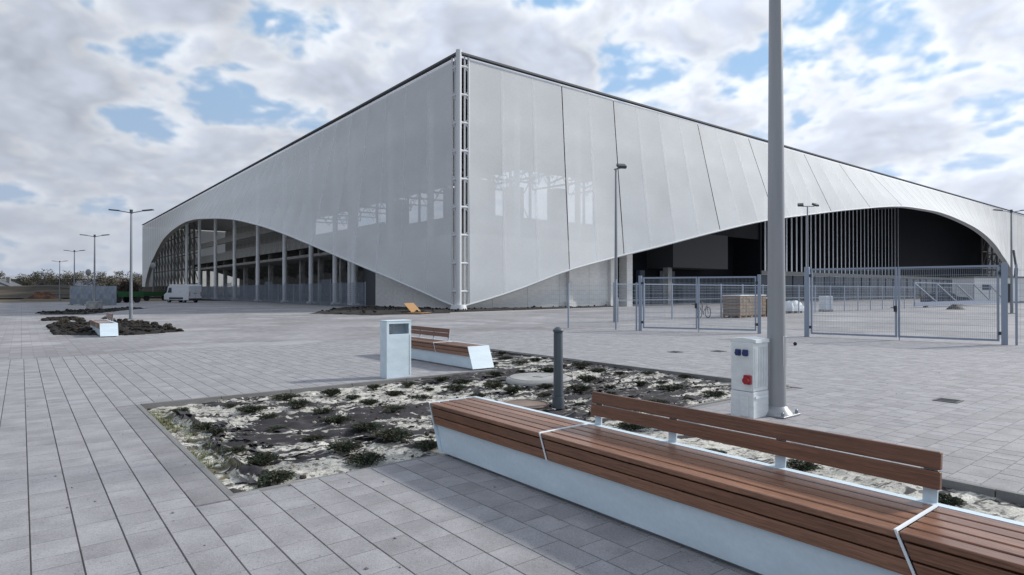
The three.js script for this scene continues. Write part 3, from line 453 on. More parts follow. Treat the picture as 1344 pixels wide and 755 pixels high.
{
  const g0 = 'wire fence panels beside the smaller gate', lb = ['narrow wire mesh fence panel hinged beside the smaller gate', 'wire mesh fence panel standing in front of the slim floodlight mast', 'last wire mesh fence panel before the white base wall of the stadium'], zs = [-16.95, -17.85, -20.1, -21.35];
  for (let i = 0; i < 3; i++) fencePanel(lb[i], lineX(zs[i]) - 0.05, zs[i], lineX(zs[i + 1]) - 0.05, zs[i + 1], i === 1 ? 2.1 : 1.95, g0, { r: 0.0035 });
  for (let i = 0; i < 1; i++) fencePanel('wire mesh fence panel continuing beyond the large gate', lineX(-5.2 + 2.5 * i) + 0.1, -5.2 + 2.5 * i, lineX(-2.7 + 2.5 * i) + 0.1, -2.7 + 2.5 * i, 2.4, undefined, { r: 0.005 });
  for (let x = 24.8; x < 66; x += 2.5) fencePanel('low railed wire fence panel in the row behind the pallets and bicycle', x, -22.5, x + 2.5, -22.5, 2.05, 'fence row behind the pallets', { rail: x > 0, r: 0.005, dx: 0.12 });
}
{ // cantilever gate with diagonal braces
  const o = thing('sliding_gate', 'low sliding gate with diagonal braces standing beyond the large double gate', 'gate', [67.3, 0, -22.5]); const L = 30, h = 2.45, n = 5;
  part(o, 'frame', merge([box(L, 0.1, 0.08, L / 2, h, 0), box(L, 0.42, 0.1, L / 2, 0.35, 0), ...Array.from({ length: n + 1 }, (_, i) => box(0.1, h - 0.6, 0.07, 0.05 + i * (L - 0.1) / n, (h + 0.5) / 2, 0))]), M.fence);
  for (let i = 0; i < n; i++) part(o, 'brace', rod(V(i * L / n + 0.15, h - 0.1, 0.01), V((i + 1) * L / n - 0.15, 0.55, 0.01), 0.07, 6), M.fence);
  part(o, 'wire_mesh', wires(L, h - 0.6, 0.55, 0.25, 0.5, 0.01).translate(0, 0, -0.06), M.wire); for (const x of [3, 12]) part(o, 'carriage', box(0.5, 0.2, 0.3, x, 0.1, 0), M.dark);
}
// fence under the west arch
for (let k = 0; k < 34; k++) { const z = -58 - k * 3.0; fencePanel('tall bluish steel mesh panel in the long fence under the west arch', 27.2, z, 27.2, z - 3.0, k % 7 === 3 ? 3.0 : 2.55, 'mesh fence under the west arch', { dx: 0.12, r: 0.014, mat: M.fence }); }

// ---------------------------------------------------------------- goods beside the fence
const brickMats = [[0.36, 0.27, 0.20], [0.33, 0.28, 0.23], [0.40, 0.31, 0.23]].map(c => std(c, 0.85, { map: dirtMap }));
function pallet(o, w, d) { const g = []; for (let i = 0; i < 5; i++) g.push(box(0.12, 0.022, d, -w / 2 + 0.06 + i * (w - 0.12) / 4, 0.133, 0)); for (const z of [-d / 2 + 0.07, 0, d / 2 - 0.07]) g.push(box(w, 0.022, 0.1, 0, 0.111, z), box(w, 0.02, 0.1, 0, 0.011, z), ...[-w / 2 + 0.08, 0, w / 2 - 0.08].map(x => box(0.12, 0.078, 0.1, x, 0.061, z))); return part(o, 'pallet', merge(g), std([0.30, 0.23, 0.15], 0.9)); }
function brickPallet(label, x, z, w, h, turn) {
  const o = thing('brick_pallet', label, 'pallet', [x, 0, z], turn); pallet(o, w, 1.2); let n = 0; const rows = Math.round(h / 0.2);
  for (let r = 0; r < rows; r++) for (let c = 0; c < 4; c++) part(o, 'paving_block_stack', rbox(w / 4 - 0.012, 0.19, 1.16, 0.008, -w / 2 + (c + 0.5) * w / 4 + rr(-0.008, 0.008), 0.245 + r * 0.2, rr(-0.01, 0.01)), brickMats[n++ % 3]);
  part(o, 'top_sheet', rbox(w + 0.03, 0.05, 1.22, 0.02, 0, 0.17 + rows * 0.2, 0), M.whiteFlat); return o;
}
brickPallet('tan stack of paving blocks with a white sheet on top next to the bicycle', 34.9, -21.4, 1.5, 1.2, 0.05); brickPallet('middle pale stack of paving blocks between two others on pallets', 36.6, -21.5, 1.6, 1.2, -0.04); brickPallet('end stack of paving blocks on a pallet half behind the thick lamp post', 38.3, -21.4, 1.4, 1.0, 0.02);
function lumpySheet(w, h, d, n = 10) { const g = new THREE.BoxGeometry(w, h, d, n, 4, n), p = g.attributes.position; for (let i = 0; i < p.count; i++) { const x = p.getX(i), y = p.getY(i), z = p.getZ(i), k = fbm(x * 3 + 5, z * 3 + y * 2, 3, 601) - 0.5, r = 1 - 0.35 * sst(0, h / 2, y) * (Math.abs(x) / w + Math.abs(z) / d); p.setXYZ(i, x * r + k * 0.12, Math.max(-h / 2, y + (y > 0 ? k * h * 0.9 : 0)), z * r + k * 0.1); } g.computeVertexNormals(); return g; }
{ const o = thing('wrapped_bundle', 'lumpy white plastic wrapped bundle lying on a dark pallet', 'bundle', [45.3, 0, -23.4]); pallet(o, 1.6, 1.1); part(o, 'plastic_wrap', lumpySheet(1.9, 0.6, 1.3).translate(0, 0.45, 0), M.whiteFlat); }
{ const o = thing('white_container', 'upright white crate standing by the fence behind the double gate', 'crate', [50.6, 0, -23.2], -0.3); part(o, 'body', rbox(0.75, 1.1, 0.7, 0.03, 0, 0.69, 0), M.whiteFlat); pallet(o, 0.8, 0.75); for (const y of [0.45, 0.75, 1.05]) part(o, 'band', box(0.77, 0.04, 0.72, 0, y, 0), M.steelWhite); }
{ // bicycle
  const o = thing('bicycle', 'dark bicycle parked against the low fence beside the pallets', 'bicycle', [32.3, 0, -22.05], 0.1); const r = 0.34;
  for (const x of [-0.53, 0.53]) { const w = part(o, 'wheel', new THREE.TorusGeometry(r - 0.02, 0.022, 8, 32).translate(x, r, 0), M.rubber); const sp = []; for (let i = 0; i < 10; i++) { const a = i * Math.PI / 10; sp.push(rod(V(x - Math.cos(a) * (r - 0.03), r - Math.sin(a) * (r - 0.03), 0), V(x + Math.cos(a) * (r - 0.03), r + Math.sin(a) * (r - 0.03), 0), 0.003, 4)); } part(w, 'spokes', merge(sp), M.galv); }
  part(o, 'frame', merge([rod(V(-0.53, r, 0), V(-0.08, 0.3, 0), 0.014), rod(V(-0.08, 0.3, 0), V(-0.2, 0.85, 0), 0.018), rod(V(-0.53, r, 0), V(-0.18, 0.78, 0), 0.012), rod(V(-0.08, 0.3, 0), V(0.36, 0.75, 0), 0.02), rod(V(-0.19, 0.8, 0), V(0.35, 0.84, 0), 0.018), rod(V(0.53, r, 0), V(0.33, 0.98, 0), 0.016)]), M.dark);
  part(o, 'handlebar', merge([rod(V(0.33, 1.0, -0.28), V(0.33, 1.0, 0.28), 0.014), rod(V(0.33, 1.0, 0.28), V(0.22, 1.0, 0.3), 0.016), rod(V(0.33, 1.0, -0.28), V(0.22, 1.0, -0.3), 0.016)]), M.dark); part(o, 'saddle', rbox(0.26, 0.05, 0.14, 0.02, -0.22, 0.92, 0), M.dark); part(o, 'crank', merge([new THREE.CylinderGeometry(0.09, 0.09, 0.012, 16).rotateX(Math.PI / 2).translate(-0.08, 0.3, 0.04), rod(V(-0.08, 0.3, 0.06), V(0.02, 0.16, 0.06), 0.01)]), M.galv);
}
// cabin, car and heaps beyond the gates
{ const o = thing('site_cabin', 'white site cabin with an open door beyond the sliding gate', 'cabin', [106, 0, -26], -0.5); part(o, 'wall', rbox(9, 3.4, 3.5, 0.04, 0, 1.75, 0), M.wallWhite); part(o, 'roof', box(9.3, 0.18, 3.8, 0, 3.55, 0), M.midGrey); const d = part(o, 'door', box(1.3, 2.5, 0.08, 0.6, 1.4, 1.78), M.dark); part(d, 'door_leaf', box(1.2, 2.4, 0.07, 1.9, 1.4, 1.84), M.whiteFlat); part(o, 'window', box(1.4, 0.8, 0.06, -2.6, 2.2, 1.78), M.glassBlue); part(o, 'sill', box(9, 0.25, 3.54, 0, 0.13, 0), M.galv); }
{ const o = thing('parked_car', 'dark car parked behind the sliding gate by the cabin', 'car', [86, 0, -25.6], -1.0);
  part(o, 'body', extrudeXY([[-2.2, 0.3], [2.2, 0.3], [2.25, 0.7], [2.1, 0.85], [1.2, 0.95], [0.6, 1.4], [-0.9, 1.45], [-1.7, 1.0], [-2.2, 0.92]], 1.65, 0.05), std([0.02, 0.022, 0.028], 0.25, { metalness: 0.3 }));
  part(o, 'side_window', extrudeXY([[-1.35, 1.0], [1.0, 1.0], [0.5, 1.34], [-0.85, 1.38]], 1.78), M.glassBlue); for (const x of [-1.4, 1.4]) for (const z of [-0.78, 0.78]) { const w = part(o, 'wheel', new THREE.CylinderGeometry(0.32, 0.32, 0.22, 20).rotateX(Math.PI / 2).translate(x, 0.32, z), M.rubber); part(w, 'rim', new THREE.CylinderGeometry(0.2, 0.2, 0.24, 12).rotateX(Math.PI / 2).translate(x, 0.32, z), M.galv); } for (const z of [-0.6, 0.6]) part(o, 'tail_light', rbox(0.06, 0.14, 0.3, 0.02, -2.24, 0.8, z), M.red); }
function heap(name, label, category, x, z, w, h, d, mat) { const o = thing(name, label, category, [x, 0, z]); const g = new THREE.PlaneGeometry(w, d, 28, 20).rotateX(-Math.PI / 2), p = g.attributes.position; for (let i = 0; i < p.count; i++) { const a = p.getX(i) / w * 2, b = p.getZ(i) / d * 2, e = sst(1, 0.15, Math.hypot(a, b)); p.setY(i, -0.03 + h * e * (0.6 + 0.7 * fbm(p.getX(i) * 2.2 / w * 6, p.getZ(i) * 2, 4, 701))); } g.computeVertexNormals(); part(o, 'mound', g, mat); return o; }
heap('rubble_heap', 'low heap of grey rubble in front of the sliding gate', 'rubble', 65.3, -18.6, 2.6, 0.5, 1.6, std([0.22, 0.21, 0.19], 0.95, { map: soilMap }));
heap('rubble_heap', 'dark rubble heap beside the post of the large gate, under a white tarpaulin', 'rubble', 70, -10.5, 6, 0.9, 4, std([0.12, 0.11, 0.1], 0.95, { map: soilMap }));
{ const o = thing('tarpaulin', 'crumpled white tarpaulin piled on the dark rubble heap', 'tarpaulin', [70, 0.45, -10.5]); part(o, 'sheet', lumpySheet(2.6, 1.5, 2.2, 14).translate(0, 0.6, 0), M.whiteFlat); }
{ const o = thing('excavator', 'distant crane boom rising beside the stadium end', 'excavator', [150, 0, -33], 0.4); part(o, 'boom', merge([rod(V(0, 1.2, 0), V(-1.2, 6, 0), 0.3, 8), rod(V(-1.2, 6, 0), V(1.0, 9.5, 0), 0.2, 8)]), M.darkGrey); part(o, 'body', rbox(4, 2.2, 2.6, 0.2, 1.5, 1.9, 0), M.midGrey); for (const z of [-1.1, 1.1]) part(o, 'track', rbox(4.4, 0.9, 0.6, 0.35, 1.2, 0.45, z), M.rubber); }
{ const o = thing('cardboard_sheet', 'bent brown cardboard sheet leaning at the foot of the stadium corner', 'cardboard', [22.6, 0, -40.2], 0.7); part(o, 'upright_flap', box(2.0, 1.0, 0.03, 0, 0, 0).rotateX(-0.75).translate(0, 0.38, 0), M.card); part(o, 'flat_flap', box(2.2, 0.03, 1.1, -0.7, 0.07, 0.75), M.card); }
{ const o = thing('rubber_ball', 'small black ball lying on the paving before the gate', 'ball', [18.3, 0.055, -9.3]); part(o, 'ball', new THREE.IcosahedronGeometry(0.055, 2), M.rubber); }

// ---------------------------------------------------------------- things in the planting bed
{ const o = thing('manhole_ring', 'pale concrete manhole ring with slab cover half sunk in the planting bed', 'manhole', [7.55, -0.06, -8.75], 0.3); o.scale.set(1.1, 0.5, 1.1); part(o, 'ring', new THREE.LatheGeometry([[0.42, 0], [0.52, 0], [0.54, 0.03], [0.53, 0.12], [0.5, 0.14], [0.42, 0.14]].map(p => new THREE.Vector2(...p)), 36), M.conc); part(o, 'cover', merge([new THREE.CylinderGeometry(0.5, 0.56, 0.07, 28).translate(0.06, 0.178, 0), rbox(0.3, 0.02, 0.2, 0.005, 0.12, 0.225, 0.02)]), M.conc); }
{ const o = thing('round_lid', 'flat round rust brown manhole lid between the bollard and the long bench', 'manhole lid', [5.72, -0.04, -6.9]); const m = std([0.27, 0.2, 0.165], 0.85, { map: dirtMap }); part(o, 'lid', new THREE.CylinderGeometry(0.33, 0.34, 0.05, 36).translate(0, 0.025, 0), m); part(o, 'rim', new THREE.TorusGeometry(0.335, 0.014, 6, 40).rotateX(Math.PI / 2).translate(0, 0.05, 0), m); }
function drain(x, z, label) { const o = thing('drain_cover', label, 'drain cover', [x, 0.006, z]); o.scale.set(0.75, 1, 0.75); part(o, 'frame', merge([box(0.42, 0.012, 0.04, 0, 0, -0.19), box(0.42, 0.012, 0.04, 0, 0, 0.19), box(0.04, 0.012, 0.34, -0.19, 0, 0), box(0.04, 0.012, 0.34, 0.19, 0, 0)]), M.darkGrey); for (let i = 0; i < 6; i++) part(o, 'bar', box(0.025, 0.01, 0.34, -0.14 + i * 0.056, -0.001, 0), M.dark); }
drain(10.9, -3.2, 'iron drain cover in the paving beside the thick lamp post'); drain(13.8, -10.3, 'iron drain cover in the paving beyond the planting bed, nearer the bollard'); drain(14.9, -9.7, 'iron drain cover in the paving beyond the planting bed, nearer the gates');
// low junipers
const leafMat = new THREE.MeshStandardMaterial({ vertexColors: true, roughness: 0.8, side: THREE.DoubleSide }), dryMat = std([0.11, 0.095, 0.075], 0.9, { side: THREE.DoubleSide }), twigMat = std([0.06, 0.042, 0.03], 0.9);
function shrubGeo(n, R, Hh) {
  const pos = [], colr = [];
  for (let s = 0; s < n; s++) {
    const a = rnd() * Math.PI * 2, reach = R * Math.sqrt(rr(0.05, 1)) * (0.75 + 0.4 * noise2(Math.cos(a) * 2 + 5, Math.sin(a) * 2 + n, 801)), up = Hh * rr(0.35, 1.0) * (1 - 0.5 * reach / R);
    const dir = V(Math.cos(a), 0, Math.sin(a)), p0 = dir.clone().multiplyScalar(reach * 0.25).setY(0.02), p1 = dir.clone().multiplyScalar(reach).setY(up + 0.015);
    const tone = rr(0.6, 1.3), brown = rnd() < 0.2;
    for (let i = 0; i < 9; i++) {
      const t = 0.15 + 0.85 * i / 8, c = p0.clone().lerp(p1, t); c.y += 0.05 * Math.sin(t * 3) * Hh / 0.2; const l = rr(0.022, 0.05), w = rr(0.006, 0.011);
      const d = V(dir.x + rr(-1, 1), rr(-0.1, 1.1), dir.z + rr(-1, 1)).normalize(), sd = V(rr(-1, 1), rr(-1, 1), rr(-1, 1)).cross(d).normalize().multiplyScalar(w), tip = c.clone().addScaledVector(d, l);
      for (const q of [c.clone().sub(sd), c.clone().add(sd), tip]) { pos.push(q.x, q.y, q.z); const k = tone * rr(0.85, 1.15); if (brown) colr.push(0.07 * k, 0.052 * k, 0.03 * k); else colr.push(0.027 * k, 0.040 * k, 0.02 * k); }
    }
  }
  const g = new THREE.BufferGeometry(); g.setAttribute('position', new THREE.Float32BufferAttribute(pos, 3)); g.setAttribute('color', new THREE.Float32BufferAttribute(colr, 3)); g.computeVertexNormals(); return g;
}
function twigGeo(R, Hh) { const g = []; for (let i = 0; i < 9; i++) { const a = i * 0.7 + rnd(); g.push(rod(V(0, 0, 0), V(Math.cos(a) * R * 0.7, Hh * rr(0.4, 0.8), Math.sin(a) * R * 0.7), 0.007, 4, 0.003, true)); } return merge(g); }
const shrubKinds = []; for (let k = 0; k < 6; k++) { const R = [0.25, 0.22, 0.28, 0.2, 0.26, 0.23][k], h = [0.16, 0.2, 0.15, 0.17, 0.21, 0.14][k]; shrubKinds.push([shrubGeo(170 + k * 15, R, h), twigGeo(R, h)]); }
function shrub(x, z, s, label, group, k) { const o = thing('juniper_shrub', label, 'shrub', [x, bedHeight(x, z) - 0.005, z], rnd() * 6.28, group); o.scale.set(s * 1.0, s * rr(0.65, 0.9), s * rr(0.85, 1.1)); part(o, 'foliage', shrubKinds[k][0], leafMat); part(o, 'twigs', shrubKinds[k][1], twigMat); return o; }
const spotsMain = [[1.75, -9.69], [2.41, -9.68], [3.24, -9.79], [3.97, -9.75], [3.15, -8.94], [2.50, -8.96], [1.75, -8.30], [2.58, -8.43], [3.27, -8.35], [4.11, -9.21], [4.73, -9.77], [4.81, -9.16], [5.45, -9.84], [4.06, -8.52], [2.47, -7.74], [1.75, -7.67], [3.16, -7.62], [1.75, -6.82], [2.62, -6.92], [3.25, -6.92], [4.05, -7.72], [1.84, -6.20], [2.67, -6.21], [1.80, -5.63], [3.29, -6.30], [2.65, -5.66], [4.93, -8.55], [3.41, -5.72], [6.14, -9.85], [6.34, -9.45], [7.28, -9.71], [6.51, -8.65], [5.77, -8.82], [5.52, -9.23], [5.66, -7.98], [6.86, -9.17], [6.42, -8.59], [6.31, -7.93], [5.0, -7.5], [9.34, -10.0], [9.54, -9.6], [9.61, -9.15], [9.48, -8.44], [8.69, -7.23], [9.92, -8.09], [9.95, -7.23], [9.30, -7.23], [9.27, -6.42], [8.80, -5.80], [8.15, -5.84], [8.69, -6.57], [8.00, -7.33], [7.24, -7.31], [7.13, -8.03], [6.5, -7.35], [6.58, -6.65], [7.34, -5.82], [7.24, -6.64], [8.3, -8.2], [8.6, -9.6], [9.9, -5.9], [8.1, -9.9], [4.2, -6.6], [4.4, -5.8], [5.1, -6.2]];
const special = { '1.8,-5.63': 'low juniper shrub in the corner of the main bed where weeds meet the paving', '3.41,-5.72': 'low juniper shrub tucked against the sloping end of the long bench', '5.45,-9.84': 'low juniper shrub at the foot of the white litter bin', '6.58,-6.65': 'low juniper shrub right beside the slate grey bollard', '6.86,-9.17': 'low juniper shrub beside the pale concrete manhole ring', '5.1,-6.2': 'low juniper shrub between the round rust brown lid and the long bench', '7.28,-9.71': 'low juniper shrub just in front of the sloping end of the short bench', '8.15,-5.84': 'low juniper shrub at the paved edge of the bed beside the power pedestal', '1.75,-9.69': 'low juniper shrub in the far kerb corner of the main bed' };
spotsMain.forEach(([x, z], i) => shrub(x, z, rr(0.42, 0.95), special[x + ',' + z] ?? 'low dark green juniper shrub poking through the fabric of the main planting bed', 'junipers in the main planting bed', i % 6));
[[5.83, -5.0], [5.0, -4.6], [4.35, -4.2], [5.6, -3.7], [4.5, -3.25], [5.83, -2.9], [4.45, -2.5], [5.77, -1.7], [4.4, -1.7], [4.5, -1.05], [5.5, -0.7]].forEach(([x, z], i) => shrub(x, z, rr(0.55, 0.8), 'low dark juniper shrub in the sandy strip behind the long bench', 'junipers behind the long bench', (i + 2) % 6));
[[8.3, -11.2], [9.0, -11.0], [9.7, -11.3], [8.6, -12], [9.5, -12.2], [9.9, -12.9], [8.4, -12.9], [9.2, -13.6], [9.9, -14.2], [8.5, -14.2]].forEach(([x, z], i) => shrub(x, z, rr(0.6, 0.9), 'low dark juniper shrub in the narrow strip behind the short bench', 'junipers behind the short bench', (i + 1) % 6));
{ const q = []; for (let i = 0; i < 2600; i++) { const x = rr(1.4, 10.2), z = rr(-10.3, -5.45), r = Math.pow(rnd(), 3) * 0.028 + 0.006; q.push(new THREE.IcosahedronGeometry(r, 0).scale(rr(0.7, 1.4), rr(0.5, 0.9), 1).rotateY(rnd() * 6).translate(x, bedHeight(x, z) + r * 0.25, z)); }
  const half = q.length >> 1; for (const [list, c] of [[q.slice(0, half), [0.045, 0.038, 0.032]], [q.slice(half), [0.27, 0.25, 0.22]]]) { const m = part(bedMain, 'soil_clods', merge(list), std(c, 0.95)); m.userData.kind = 'stuff'; }
}
{ // loose curled fabric tatters and weeds along the west edge of the bed
  const g = []; for (let i = 0; i < 110; i++) { const x = i < 26 ? rr(1.5, 2.1) : rr(1.6, 9.8), z = rr(-10, -5.6); if (fabricTest(x, z) < -0.05) continue; const w = rr(0.06, 0.2), l = rr(0.12, 0.5), a = rr(-0.4, 0.4) + (i < 26 ? 1.4 : 0), y = bedHeight(x, z), q = []; const n = 5, P = (k, s) => { const t = k / n, lx = (t - 0.5) * l, lz = s * w * (0.5 + 0.3 * Math.sin(i + k)), ly = 0.008 + 0.035 * Math.abs(Math.sin(i * 1.7 + k * 0.9)) * (s > 0 ? 1 : 0.15); return V(x + lx * Math.cos(a) - lz * Math.sin(a), y + ly, z + lx * Math.sin(a) + lz * Math.cos(a)); }; for (let k = 0; k < n; k++) q.push([P(k, -0.5), P(k + 1, -0.5), P(k + 1, 0.5), P(k, 0.5)]); g.push(quads(q)); }
  const m = part(bedMain, 'fabric_tatters', toCreasedNormals(merge(g), 1), std([0.028, 0.027, 0.031], 0.75, { side: THREE.DoubleSide })); m.userData.kind = 'stuff';
}
{
  const pos = [], colr = []; for (let i = 0; i < 5200; i++) { const z = rr(-10.1, -5.5), x = 1.37 + Math.abs(rr(-1, 1) * rr(0, 1)) * 0.42; if (noise2(x * 3, z * 2.4, 901) < 0.42) continue; const y = bedHeight(x, z) - 0.01, h = rr(0.015, 0.055), a = rnd() * 6.28, w = rr(0.002, 0.005), dx = Math.cos(a), dz = Math.sin(a), lx = rr(-0.03, 0.03), lz = rr(-0.03, 0.03), k = rr(0.7, 1.3), dry = rnd() < 0.3; for (const [px, py, pz] of [[x - dx * w, y, z - dz * w], [x + dx * w, y, z + dz * w], [x + lx, y + h, z + lz]]) { pos.push(px, py, pz); dry ? colr.push(0.2 * k, 0.17 * k, 0.07 * k) : colr.push(0.10 * k, 0.145 * k, 0.035 * k); } }
  const g = new THREE.BufferGeometry(); g.setAttribute('position', new THREE.Float32BufferAttribute(pos, 3)); g.setAttribute('color', new THREE.Float32BufferAttribute(colr, 3)); g.computeVertexNormals();
  const m = new THREE.Mesh(g, leafMat); m.name = 'weed_grass'; m.castShadow = m.receiveShadow = true; m.userData = { label: 'thin yellow green weeds growing along the kerb of the main planting bed', category: 'grass', kind: 'stuff' }; scene.add(m);
}
{ const g = []; for (let i = 0; i < 170; i++) { const x = i < 90 ? rr(-3, 3.2) : rr(-3, 15), z = i < 90 ? rr(-7, -1.5) : rr(-18, -2); if (inBed(x, z)) continue; const r = rr(0.004, 0.013); g.push(new THREE.IcosahedronGeometry(r, 0).scale(1, 0.6, rr(0.7, 1.4)).rotateY(rnd() * 6).translate(x, r * 0.4, z)); }
  const m = new THREE.Mesh(merge(g), M.stone); m.name = 'stone_crumbs'; m.castShadow = m.receiveShadow = true; m.userData = { label: 'tiny stone crumbs scattered over the slab paving', category: 'grit', kind: 'stuff' }; scene.add(m); }
// ---------------------------------------------------------------- soil beds on the far plaza
function soilBed(label, poly, h = 0.12) {
  const s = new THREE.Shape(poly.map(p => new THREE.Vector2(p[0], -p[1]))), xs = poly.map(p => p[0]), zs = poly.map(p => p[1]), x0 = Math.min(...xs), x1 = Math.max(...xs), z0 = Math.min(...zs), z1 = Math.max(...zs);
  const inside = (x, z) => { let c = false; for (let i = 0, j = poly.length - 1; i < poly.length; j = i++) if ((poly[i][1] > z) !== (poly[j][1] > z) && x < (poly[j][0] - poly[i][0]) * (z - poly[i][1]) / (poly[j][1] - poly[i][1]) + poly[i][0]) c = !c; return c; };
  const step = Math.max(0.25, (x1 - x0 + z1 - z0) / 130), q = []; const Y = (x, z) => 0.002 + (inside(x, z) && inside(x + step, z) && inside(x - step, z) && inside(x, z + step) && inside(x, z - step) ? h * (0.1 + 1.5 * fbm(x * 2.1, z * 2.1, 4, 951)) : 0);
  for (let x = x0; x < x1; x += step) for (let z = z0; z < z1; z += step) if (inside(x + step / 2, z + step / 2)) q.push([V(x, Y(x, z), z + step), V(x + step, Y(x + step, z), z + step), V(x + step, Y(x + step, z), z), V(x, Y(x, z), z)].map((p, i) => { p.y = Y(p.x, p.z); return p; }));
  const m = structure('soil_bed', toCreasedNormals(quads(q), 1.2), M.soil, label, 'soil bed'); const cl = []; for (let i = 0; i < 900; i++) { const x = rr(x0, x1), z = rr(z0, z1); if (!inside(x, z)) continue; const r = Math.pow(rnd(), 2) * 0.11 + 0.03; cl.push(new THREE.IcosahedronGeometry(r, 0).scale(1, 0.7, rr(0.7, 1.3)).rotateY(rnd() * 6).translate(x, Y(x, z) + r * 0.3, z)); } part(m, 'soil_clods', merge(cl), M.soil).userData.kind = 'stuff'; return m;
}
soilBed('dark soil bed holding the small distant bench', [[0.95, -37.5], [4.6, -38.5], [5.2, -28], [3.2, -26.8], [0.95, -28.8]]);
soilBed('dark soil strip crossing the far plaza near the lamp with a concrete foot', [[0.8, -58], [6.2, -66], [9.5, -68], [7, -62], [3.6, -52.5], [1.2, -54]], 0.1);
soilBed('small dark soil patch beyond the bed with the bench', [[0.9, -44], [2.6, -45], [2.8, -43], [1, -42.6]], 0.08);
soilBed('dark soil along the foot of the stadium corner', [[16.5, -44.5], [18.5, -38.6], [24.6, -38.9], [33, -40.6], [48, -42.4], [48, -44.6], [29.5, -44.6], [28.2, -60], [22.2, -53.6]], 0.14);
kerbRun(structure('kerb', null, null, 'pale kerb line in front of the stadium base', 'kerb'), 24.8, -38.6, 50, -42.2, std([0.42, 0.42, 0.41], 0.85), 0.05);
for (const [x, z] of [[1.6, -36], [2.2, -37.2], [3.4, -37.6], [4.4, -34], [4.8, -29.2], [3.6, -37.9], [1.3, -33]]) { const o = thing('dry_weed', 'small dry weed tuft growing in the soil bed by the distant bench', 'weed', [x, 0.04, z], rnd() * 6, 'weeds in the distant soil bed'); o.scale.set(0.8, 1.7, 0.8); part(o, 'foliage', shrubKinds[(x * 10 | 0) % 6][0], dryMat); }

// ---------------------------------------------------------------- far left: van, trailers, hoarding, houses, trees
{ const o = thing('delivery_van', 'white delivery van parked beside the mesh fence under the west arch', 'van', [18.0, 0, -98], -1.15); // front towards -x
  const paint = std([0.62, 0.64, 0.68], 0.35, { map: wipeMap }); part(o, 'body', extrudeXY([[-2.7, 0.45], [2.6, 0.4], [2.65, 2.35], [2.45, 2.5], [-1.3, 2.5], [-1.75, 2.25], [-2.15, 1.35], [-2.7, 1.1]], 1.9, 0.06), paint);
  part(o, 'windscreen', quads([[V(-2.2, 1.4, 0.85), V(-2.2, 1.4, -0.85), V(-1.83, 2.2, -0.8), V(-1.83, 2.2, 0.8)]]), M.glassBlue); part(o, 'side_window', merge([extrudeXY([[-1.9, 1.4], [-1.0, 1.4], [-1.0, 2.1], [-1.6, 2.1]], 2.04)]), M.glassBlue);
  for (const z of [-0.47, 0.47]) { const d = part(o, 'rear_door', rbox(0.04, 1.75, 0.9, 0.01, 2.73, 1.45, z), paint); part(d, 'door_handle', box(0.05, 0.06, 0.2, 2.77, 1.3, z * 0.35), M.dark); }
  for (const z of [-0.85, 0.85]) { part(o, 'tail_light', rbox(0.05, 0.6, 0.12, 0.015, 2.74, 1.2, z), M.red); } part(o, 'bumper', merge([rbox(0.16, 0.26, 1.95, 0.04, 2.72, 0.48, 0), rbox(0.16, 0.4, 1.95, 0.04, -2.74, 0.6, 0)]), M.dark); part(o, 'side_skirt', merge([box(3.0, 0.25, 0.04, 0, 0.62, 1.02), box(3.0, 0.25, 0.04, 0, 0.62, -1.02)]), M.dark);
  for (const x of [-1.75, 1.6]) for (const z of [-0.86, 0.86]) { const w = part(o, 'wheel', new THREE.CylinderGeometry(0.35, 0.35, 0.24, 20).rotateX(Math.PI / 2).translate(x, 0.35, z), M.rubber); part(w, 'rim', new THREE.CylinderGeometry(0.2, 0.2, 0.26, 12).rotateX(Math.PI / 2).translate(x, 0.35, z), M.galv); } }
function trailer(label, x, z, turn, L, h) { const o = thing('flatbed_trailer', label, 'trailer', [x, 0, z], turn); part(o, 'bed', merge([box(L, 0.25, 2.3, 0, 0.95, 0), box(L, h, 0.08, 0, 1.07 + h / 2, 1.12), box(L, h, 0.08, 0, 1.07 + h / 2, -1.12), box(0.08, h, 2.2, L / 2 - 0.04, 1.07 + h / 2, 0)]), M.green); part(o, 'drawbar', rod(V(-L / 2, 0.8, 0), V(-L / 2 - 1.6, 0.6, 0), 0.07), M.dark); for (const wx of [-L * 0.3, L * 0.3]) for (const wz of [-0.95, 0.95]) part(o, 'wheel', new THREE.CylinderGeometry(0.48, 0.48, 0.3, 18).rotateX(Math.PI / 2).translate(wx, 0.48, wz), M.rubber); return o; }
trailer('low dark green farm trailer parked behind the dark tractor', 11, -101, 0.62, 5, 0.5); trailer('long low green trailer parked left of the white van', 17.6, -118, 0.62, 9, 0.4);
{ const o = thing('tractor', 'small dark tractor between the blue hoarding and the green trailer', 'tractor', [7.5, 0, -88], 0.6); part(o, 'body', merge([rbox(1.6, 0.7, 0.9, 0.08, -0.7, 1.0, 0), rbox(1.3, 1.3, 1.3, 0.1, 0.6, 1.5, 0)]), M.darkGrey); part(o, 'cab_roof', rbox(1.5, 0.12, 1.5, 0.04, 0.6, 2.2, 0), M.dark); for (const z of [-0.75, 0.75]) { part(o, 'rear_wheel', new THREE.CylinderGeometry(0.75, 0.75, 0.4, 20).rotateX(Math.PI / 2).translate(0.7, 0.75, z), M.rubber); part(o, 'front_wheel', new THREE.CylinderGeometry(0.45, 0.45, 0.3, 18).rotateX(Math.PI / 2).translate(-1.1, 0.45, z * 0.85), M.rubber); } }
